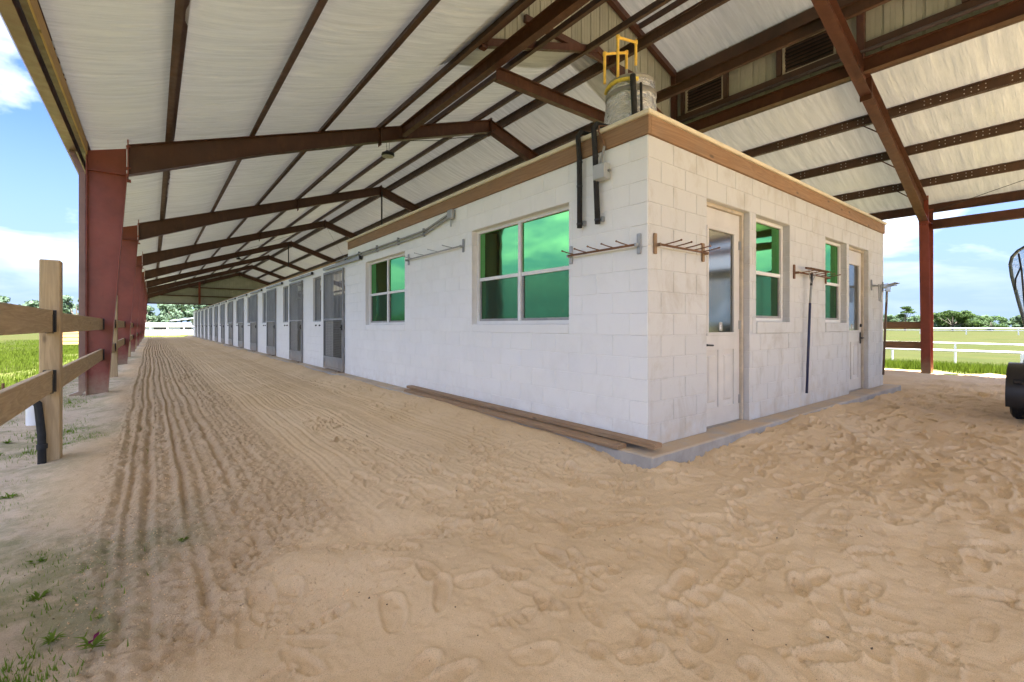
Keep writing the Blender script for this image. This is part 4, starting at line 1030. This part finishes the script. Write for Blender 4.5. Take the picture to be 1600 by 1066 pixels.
t_ = thing('water_hydrant', 'black standpipe with a tap lever beside the nearest fence post', 'hydrant', (-4.40, 3.30, GZ))
b = MB(); b.tube([(-4.315, 3.29, GZ - .1), (-4.32, 3.305, .12), (-4.345, 3.31, .40), (-4.40, 3.30, .46)], .030, 10); b.build('standpipe', M['foam'], t_, smooth=True)
b = MB(); b.lathe([(.038, -.02), (.038, .02)], (-4.317, 3.299, .02), 12); b.build('collar', M['rubber'], t_)
b = MB(); b.tube([(-4.40, 3.30, .4605), (-4.40, 3.30, .52)], .022, 8); b.tube([(-4.40, 3.30, .50), (-4.47, 3.29, .50), (-4.50, 3.29, .44)], .016, 8); b.build('spout', M['darkmetal'], t_)
b = MB(); b.tube([(-4.40, 3.30, .535), (-4.56, 3.33, .55)], .009, 8); b.tube([(-4.56, 3.33, .51), (-4.56, 3.33, .60)], .010, 8); b.build('lever', M['rustbar'], t_)
t_ = thing('white_post_sleeve', 'stubby white plastic pipe standing in the soil behind the fence', 'pipe', (-4.72, 5.85, GZ))
b = MB(); b.lathe([(.085, -.05), (.085, .30), (.075, .30), (.075, .0)], (-4.72, 5.85, GZ), 20); b.build('pipe_wall', M['white'], t_, auto=40)

# weeds in the soil on the left
def weed_mesh(seed, n, L, w_, m):
    rg = random.Random(seed); b = MB()
    for k in range(n):
        a = rg.uniform(0, 6.28); l = L * rg.uniform(.5, 1.1); up = rg.uniform(.25, .95); dx, dy = math.cos(a), math.sin(a); px, py = -dy, dx; ww = w_ * rg.uniform(.6, 1.2)
        p = [(0, 0, 0), (dx * l * .5, dy * l * .5, l * up * .55), (dx * l, dy * l, l * up * .6)]
        b.add([(p[0][0] - px * ww * .2, p[0][1] - py * ww * .2, 0), (p[0][0] + px * ww * .2, p[0][1] + py * ww * .2, 0), (p[1][0] + px * ww, p[1][1] + py * ww, p[1][2]), (p[2][0], p[2][1], p[2][2]), (p[1][0] - px * ww, p[1][1] - py * ww, p[1][2])], [(0, 1, 2, 4), (4, 2, 3)])
    return b.mesh('leaves', m)
wm = [weed_mesh(k, 26 + 8 * k, .052 + .010 * k, .0042 + .001 * k, M['weed']) for k in range(4)]
WP = [(-3.85, .02, 1.3), (-3.95, .45, 1.2), (-4.02, .9, .9), (-3.8, .62, .7), (-4.1, 1.55, 1.0), (-4.0, 1.95, .8), (-3.9, 1.35, .6), (-4.35, 2.3, 1.2), (-4.45, 3.0, .9), (-4.15, 2.75, .7), (-4.75, 4.6, 1.3), (-4.35, 4.35, 1.2), (-4.15, 5.4, 1.4), (-4.55, 5.0, .8), (-4.2, 3.5, .7), (-3.4, .75, .6), (-3.72, .1, .6), (-4.7, 4.0, 1.0)]
for k, (x, y, s_) in enumerate(WP):
    o = link('weed', wm[k % 4], loc=(x, y, GZ + .0)); o.scale = (s_ * .75,) * 3; o.rotation_euler = (0, 0, k * 1.7)
    tag(o, 'small bright green weed sprouting from the bare soil near the fence', 'weed', 'weeds in the soil by the fence')
t_ = thing('purple_weed', 'low weed with one purple leaf among green ones near the lower corner', 'weed', (-3.72, -.12, GZ))
link('leaves', weed_mesh(21, 26, .07, .006, M['weed']), t_, loc=(0, 0, 0)); link('purple_leaf', weed_mesh(24, 2, .045, .008, M['purpleleaf']), t_, loc=(0, 0, .03))

# ------------------------------------------------------------------ the utility cart at the right edge
CX, CY = 5.85, -1.76
t_ = thing('utility_cart', 'black wheeled utility cart with bulging clear windscreen, cut off by the picture edge', 'cart', (CX + .9, -2.5, GZ))
wheel = []
for yy in (CY - .14, CY - 1.40):
    for xx in (CX, CX + 1.95):
        b = MB(); b.lathe([(.20, -.12), (.29, -.135), (.325, -.115), (.335, -.06), (.335, .06), (.325, .115), (.29, .135), (.20, .12)], (xx, yy, GZ + .325), 36, axis='y')
        tr = b.build('tyre', M['rubber'], t_, auto=35)
        b = MB()
        for k in range(30):
            a = 2 * math.pi * k / 30
            for j in range(5):
                y_ = yy - .095 + j * .0385; c_, s_ = math.cos(a + .05 * (j % 2)), math.sin(a + .05 * (j % 2)); c2, s2 = math.cos(a + .13 + .05 * (j % 2)), math.sin(a + .13 + .05 * (j % 2))
                z0 = GZ + .325; b.add([(xx + .33 * c_, y_, z0 + .33 * s_), (xx + .345 * c_, y_, z0 + .345 * s_), (xx + .345 * c_, y_ + .03, z0 + .345 * s_), (xx + .33 * c_, y_ + .03, z0 + .33 * s_), (xx + .33 * c2, y_, z0 + .33 * s2), (xx + .345 * c2, y_, z0 + .345 * s2), (xx + .345 * c2, y_ + .03, z0 + .345 * s2), (xx + .33 * c2, y_ + .03, z0 + .33 * s2)], [(1, 2, 6, 5), (0, 1, 5, 4), (3, 7, 6, 2), (0, 3, 2, 1), (4, 5, 6, 7)])
        b.build('tread', M['rubber'], tr, kind='stuff')
        b = MB(); b.lathe([(.19, -.10), (.20, -.118), (.06, -.09), (.05, -.11)], (xx, yy, GZ + .325), 20, axis='y'); b.lathe([(.19, .10), (.20, .118), (.06, .09), (.05, .11)], (xx, yy, GZ + .325), 20, axis='y'); b.build('rim', M['greysteel'], tr)
for yy, s_ in ((CY, 1), (CY - 1.54, -1)):
    b = MB(); pr = []
    for a in np.linspace(200, 20, 13): pr.append((CX + .43 * math.cos(R_(a)), GZ + .33 + .43 * math.sin(R_(a))))
    inner = [(CX + .395 * math.cos(R_(a)), GZ + .33 + .395 * math.sin(R_(a))) for a in np.linspace(20, 200, 13)]
    b.prism(pr + inner, 'y', yy + .02 * s_ if s_ > 0 else yy - .02, yy - .34 * s_)
    b.build('fender', M['plastic'], t_, auto=40)
b = MB(); b.bbox(CX - .42, CX + .1, CY - 1.15, CY - .36, GZ + .35, GZ + .62, .05); b.bbox(CX - .36, CX + .15, CY - 1.20, CY - .20, GZ + .63, GZ + .98, .10); b.bbox(CX - .1, CX + 2.3, CY - 1.15, CY - .38, GZ + .32, GZ + .45, .03); b.build('body', M['plastic'], t_)
b = MB(); b.lathe([(.0, 0), (.16, .05), (.24, .16), (.26, .3), (.22, .4)], (CX - .28, CY - .36, GZ + .72), 20, axis='x'); b.build('cowl', M['plastic'], t_, smooth=True)
b = MB(); b.bbox(CX - .445, CX - .42, CY - .14, CY - .05, GZ + .50, GZ + .56, .01); b.bbox(CX - .445, CX - .42, CY - .30, CY - .17, GZ + .50, GZ + .55, .01); b.build('marker_lamp', M['rubber'], t_)
b = MB(); b.bbox(CX + .75, CX + 1.25, CY - 1.2, CY - .34, GZ + .62, GZ + .80, .04); b.bbox(CX + 1.2, CX + 1.34, CY - 1.2, CY - .34, GZ + .81, GZ + 1.3, .04); b.build('seat', M['plastic'], t_)
# bulging windscreen: outline narrows downwards
ol = [(-.18, .95), (-.14, 1.25), (-.07, 1.6), (-.005, 1.95), (.012, 2.12), (-.005, 2.22), (-.06, 2.30), (-.16, 2.375), (-.30, 2.43)]
yc = -.77
full = [(CY + a, GZ + z) for a, z in ol] + [(CY + 2 * yc - a, GZ + z) for a, z in ol[::-1]]
rings = []; N_ = 6
cyc = (CY + yc, GZ + 1.7)
b = MB(); v = []; f = []
for k in range(N_ + 1):
    s_ = 1 - k / N_
    for (y, z) in full: v.append((CX - .10 - .16 * (1 - s_ ** 2) + .10 * (z - GZ - .95), cyc[0] + (y - cyc[0]) * max(s_, .02), cyc[1] + (z - cyc[1]) * max(s_, .02)))
n = len(full)
for k in range(N_):
    for i in range(n): f.append((k * n + i, k * n + (i + 1) % n, (k + 1) * n + (i + 1) % n, (k + 1) * n + i))
b.add(v, f).build('windscreen', M['clear'], t_, smooth=True)
b = MB(); b.tube([(CX - .10 + .10 * (z - GZ - .95), y, z) for y, z in full[:n]] + [(CX - .10, *full[0])], .019, 8); b.build('screen_trim', simple('grey_green_trim', (.10, .12, .105), .3), t_, smooth=True)
b = MB(); b.tube([(CX - .16, CY - .08, GZ + 2.24), (CX - .18, CY - .11, GZ + 2.0), (CX - .2, CY - .14, GZ + 1.5), (CX - .2, CY - .17, GZ + 1.0)], .010, 8); b.tube([(CX - .18, CY - .10, GZ + 2.05), (CX - .18, CY - .055, GZ + 1.9), (CX - .18, CY - .05, GZ + 1.75)], .009, 8); b.build('cable', M['rubber'], t_, smooth=True)
for yy in (CY - .22, CY - 1.32):
    b = MB(); b.tube([(CX + .12, yy, GZ + .9), (CX + .22, yy, GZ + 2.3), (CX + 1.45, yy, GZ + 2.36), (CX + 1.5, yy, GZ + .9)], .022, 8); b.build('cage_bar', M['darkmetal'], t_, auto=40)
b = MB(); b.bbox(CX + .02, CX + 1.6, CY - 1.42, CY - .12, GZ + 2.40, GZ + 2.46, .025); b.build('canopy', M['plastic'], t_)

# ------------------------------------------------------------------ beyond the barn
def tree_mesh(seed, h, r, n, leaf, style='round', base=.22):
    rg = np.random.default_rng(seed)
    nb = {'round': 16, 'oak': 26, 'pine': 9}[style]
    cs = []
    for k in range(nb):
        a = rg.uniform(0, 6.28); q = rg.uniform(.15, 1) ** .6
        if style == 'pine': cz = h * rg.uniform(.55, .98); rr = r * (.35 + .75 * rg.uniform()); c = (math.cos(a) * rr * .8, math.sin(a) * rr * .8, cz); br = (r * .42, r * .42, h * .045)
        else:
            cz = h * (base + (1 - base) * rg.uniform(.08, .88)); env = math.sin(math.pi * min(1, max(.12, (cz / h - base * .4) / (1.08 - base * .4)))) ** .55
            c = (math.cos(a) * r * q * env, math.sin(a) * r * q * env, cz); s_ = rg.uniform(.22, .42) * (1.0 if style == 'round' else .82); br = (r * s_, r * s_, h * s_ * .42)
        cs.append((c, br))
    C_ = np.array([c for c, _ in cs]); B_ = np.array([b_ for _, b_ in cs]); pick = rg.integers(0, nb, n)
    d = rg.normal(size=(n, 3)); d /= np.linalg.norm(d, axis=1)[:, None]; rad = rg.uniform(.45, 1.06, n)[:, None]
    P = C_[pick] + d * rad * B_[pick]
    a = rg.normal(size=(n, 3)); a /= np.linalg.norm(a, axis=1)[:, None]; b = np.cross(a, d + .3 * rg.normal(size=(n, 3))); b /= np.linalg.norm(b, axis=1)[:, None] + 1e-9
    s_ = leaf * rg.uniform(.5, 1.2, n)[:, None]
    V = np.stack([P - a * s_, P + b * s_ * .6, P + a * s_, P - b * s_ * .6], 1).reshape(-1, 3)
    return V, np.arange(4 * n).reshape(n, 4), cs
def tree_parts(seed, h, r, n, leaf, m, style='round', base=.22):
    V, F, cs = tree_mesh(seed, h, r, n, leaf, style, base)
    crown = npmesh('crown', V, F, m, False)
    b = MB(); tr = h * .03
    b.tube([(0, 0, -.3), (.1, .05, h * .2), (-.05, .1, h * .45), (.05, 0, h * .7)], [tr * 1.3, tr, tr * .75, tr * .3], 8)
    for c, _ in cs[:9]: b.tube([(0, .05, h * (.25 if style != 'pine' else .6)), (c[0] * .5, c[1] * .5, (c[2] + h * .3) * .5), c], [tr * .5, tr * .35, tr * .12], 6)
    return crown, b.mesh('trunk', M['bark'])
def place_tree(parts, x, y, s_, rz, label, group=None, name='tree', sz=None):
    z = float(field_z(x, y)); t_ = thing(name, label, 'tree', (x, y, z), group); t_.scale = (s_, s_, sz or s_); t_.rotation_euler = (0, 0, rz)
    link('crown', parts[0], t_, loc=(0, 0, 0)); link('trunk', parts[1], t_, loc=(0, 0, 0)); return t_
oak = tree_parts(3, 8.6, 7.2, 9000, .34, M['leaf_dark'], 'oak', .12)
place_tree(oak, 203, 27.5, .88, .4, 'largest broad dark oak standing alone beyond the race rails', name='oak_tree')
sm = tree_parts(9, 6.0, 5.0, 3000, .36, M['leaf_mid'], 'round', .1)
place_tree(sm, 206, 19, .8, 2, 'lower green tree beside the big oak, on its open side', name='field_tree')
pine = tree_parts(4, 10.5, 3.4, 1500, .34, M['leaf_dark'], 'pine')
place_tree(pine, 203, 39.5, .80, 1, 'thin flat topped pine rising alone above the hedge line', name='pine_tree')
far = [tree_parts(30 + k, 10, 6.5, 1500, .75, M['leaf_hazed'], 'round', .04) for k in range(4)]
k = 0
for y in np.arange(-60, 170, 5.5):
    x = 420 + rnd.uniform(-45, 35); k += 1
    place_tree(far[k % 4], x, y + rnd.uniform(-4, 4), rnd.uniform(.9, 1.25), rnd.uniform(0, 6), 'hazy round tree in the far row past the right field', 'trees past the right field', 'far_tree', rnd.uniform(.75, 1.05))
midt = [tree_parts(50 + k, 9, 6.2, 3200, .50, M['leaf_hazed'], 'round', .04) for k in range(4)]
for i, x in enumerate(np.arange(-150, 66, 8.5)):
    y = 205 + rnd.uniform(-12, 12); k += 1
    place_tree(midt[k % 4], x, y, rnd.uniform(.9, 1.15), rnd.uniform(0, 6), 'full green tree in the wood beyond the far gable', 'trees beyond the far gable', 'wood_tree', rnd.uniform(.95, 1.25) * (1 if x > -40 else .70))
bk = [tree_parts(70 + k, 9, 6.5, 1500, .8, M['leaf_hazed'], 'round', .03) for k in range(2)]
for i, x in enumerate(np.arange(-170, 80, 11)):
    k += 1; place_tree(bk[k % 2], x, 232 + rnd.uniform(-8, 8), rnd.uniform(1.0, 1.25), rnd.uniform(0, 6), 'paler tree in the back row of the wood beyond the far gable', 'back row of the wood', 'wood_tree', rnd.uniform(1.0, 1.35) * (1 if x > -40 else .66))

# race rails
def rail_fence(label, pts, hgt, pr, rr, step, rails=1, name='race_rail'):
    t_ = thing(name, label, 'rail fence', (pts[0][0], pts[0][1], float(field_z(*pts[0]))))
    L = 0
    ps = []
    for (a, c) in zip(pts[:-1], pts[1:]):
        n_ = max(1, int(math.hypot(c[0] - a[0], c[1] - a[1]) / step))
        ps += [(a[0] + (c[0] - a[0]) * k / n_, a[1] + (c[1] - a[1]) * k / n_) for k in range(n_)]
    ps.append(pts[-1])
    for (x, y) in ps:
        z = float(field_z(x, y)); b = MB(); b.tube([(x, y, z - .2), (x, y, z + hgt - .02)], pr, 8); b.build('post', M['whiterail'], t_)
    for j in range(rails):
        b = MB(); b.tube([(x, y, float(field_z(x, y)) + hgt - j * .42) for x, y in ps], rr, 8); b.build('rail', M['whiterail'], t_)
    return t_
rail_fence('nearer white race rail with thick posts beyond the tall grass', [(31.0, -14), (32.2, 0), (33.5, 16), (35, 34)], .98, .085, .07, 3.4)
rail_fence('second white race rail just behind the thick posted one', [(35.5, -14), (36.5, 0), (37.5, 16), (39, 36)], 1.28, .055, .055, 2.9)
rail_fence('white two bar race rail on the far side of the field', [(122, -50), (125, 0), (128, 50), (130, 90)], 1.25, .10, .10, 6.5, 2)
# far yard: white barn and fence past the end of the aisle
t_ = thing('paddock_fence', 'pale grey plank fence with white posts past the end of the sand aisle', 'fence', (0, 72, GZ))
for k, x in enumerate(np.arange(-9, 12, 1.75)):
    b = MB(); b.box(x - .06, x + .06, 71.94, 72.06, GZ - .1, 1.12); b.build('post', M['whiterail'], t_)
for z in (.95, ):
    b = MB(); b.box(-9, 11, 71.90, 71.938, z, z + .12); b.build('rail', M['whiterail'], t_)
for i, x in enumerate(np.arange(-8.9, 11.8, .21)):
    b = MB(); b.box(x, x + .19, 72.062, 72.08, GZ, .62 + .02 * (i % 3)); b.build('board', simple('grey_boards', (.33, .32, .31), .8) if 'gb' not in M else M['gb'], t_)
    M['gb'] = M.get('gb') or b and bpy.data.materials['grey_boards']
t_ = thing('white_barn', 'long low white barn with pale metal roof far past the aisle', 'barn', (4, 170, GZ))
b = MB(); b.box(-30, 34, 166, 174, GZ - .3, .85); b.build('wall', M['whiterail'], t_)
b = MB(); b.prism([(165.3, .82), (170, 1.75), (174.7, .82), (174.7, .95), (170, 1.9), (165.3, .95)], 'x', -30.5, 34.5); b.build('roof', M['barnroof'], t_)
for x in np.arange(-28, 32, 6.2):
    b = MB(); b.box(x, x + 3.2, 165.95, 165.996, .1, .6); b.build('window', M['darkmetal'], t_)
t_ = thing('shed_roof', 'grey shed with sloping roof beside the stable end, beyond it', 'shed', (5, 80, GZ))
b = MB(); b.box(1.2, 8, 78, 84, GZ - .1, 2.2); b.build('wall', M['barnroof'], t_)
b = MB(); b.prism([(-1.5, 1.75), (8.4, 3.2), (8.4, 3.35), (-1.5, 1.88)], 'y', 77.5, 84.5); b.build('roof', M['barnroof'], t_)
# yellow boarded stack in the left meadow
t_ = thing('board_fence', 'bright yellow boarded fence panel standing in the left meadow', 'fence panel', (-8, 38, GZ))
for k in range(4):
    b = MB(); b.bbox(-8.05, -4.4, 37.98, 38.03, GZ + .03 + k * .235, GZ + .03 + k * .235 + .19, .005); b.build('board', M['lumber_x'], t_)
for x in (-7.98, -6.3, -4.6):
    b = MB(); b.bbox(x, x + .11, 38.032, 38.14, GZ - .2, GZ + 1.0, .005); b.build('post', M['lumber_z'], t_)
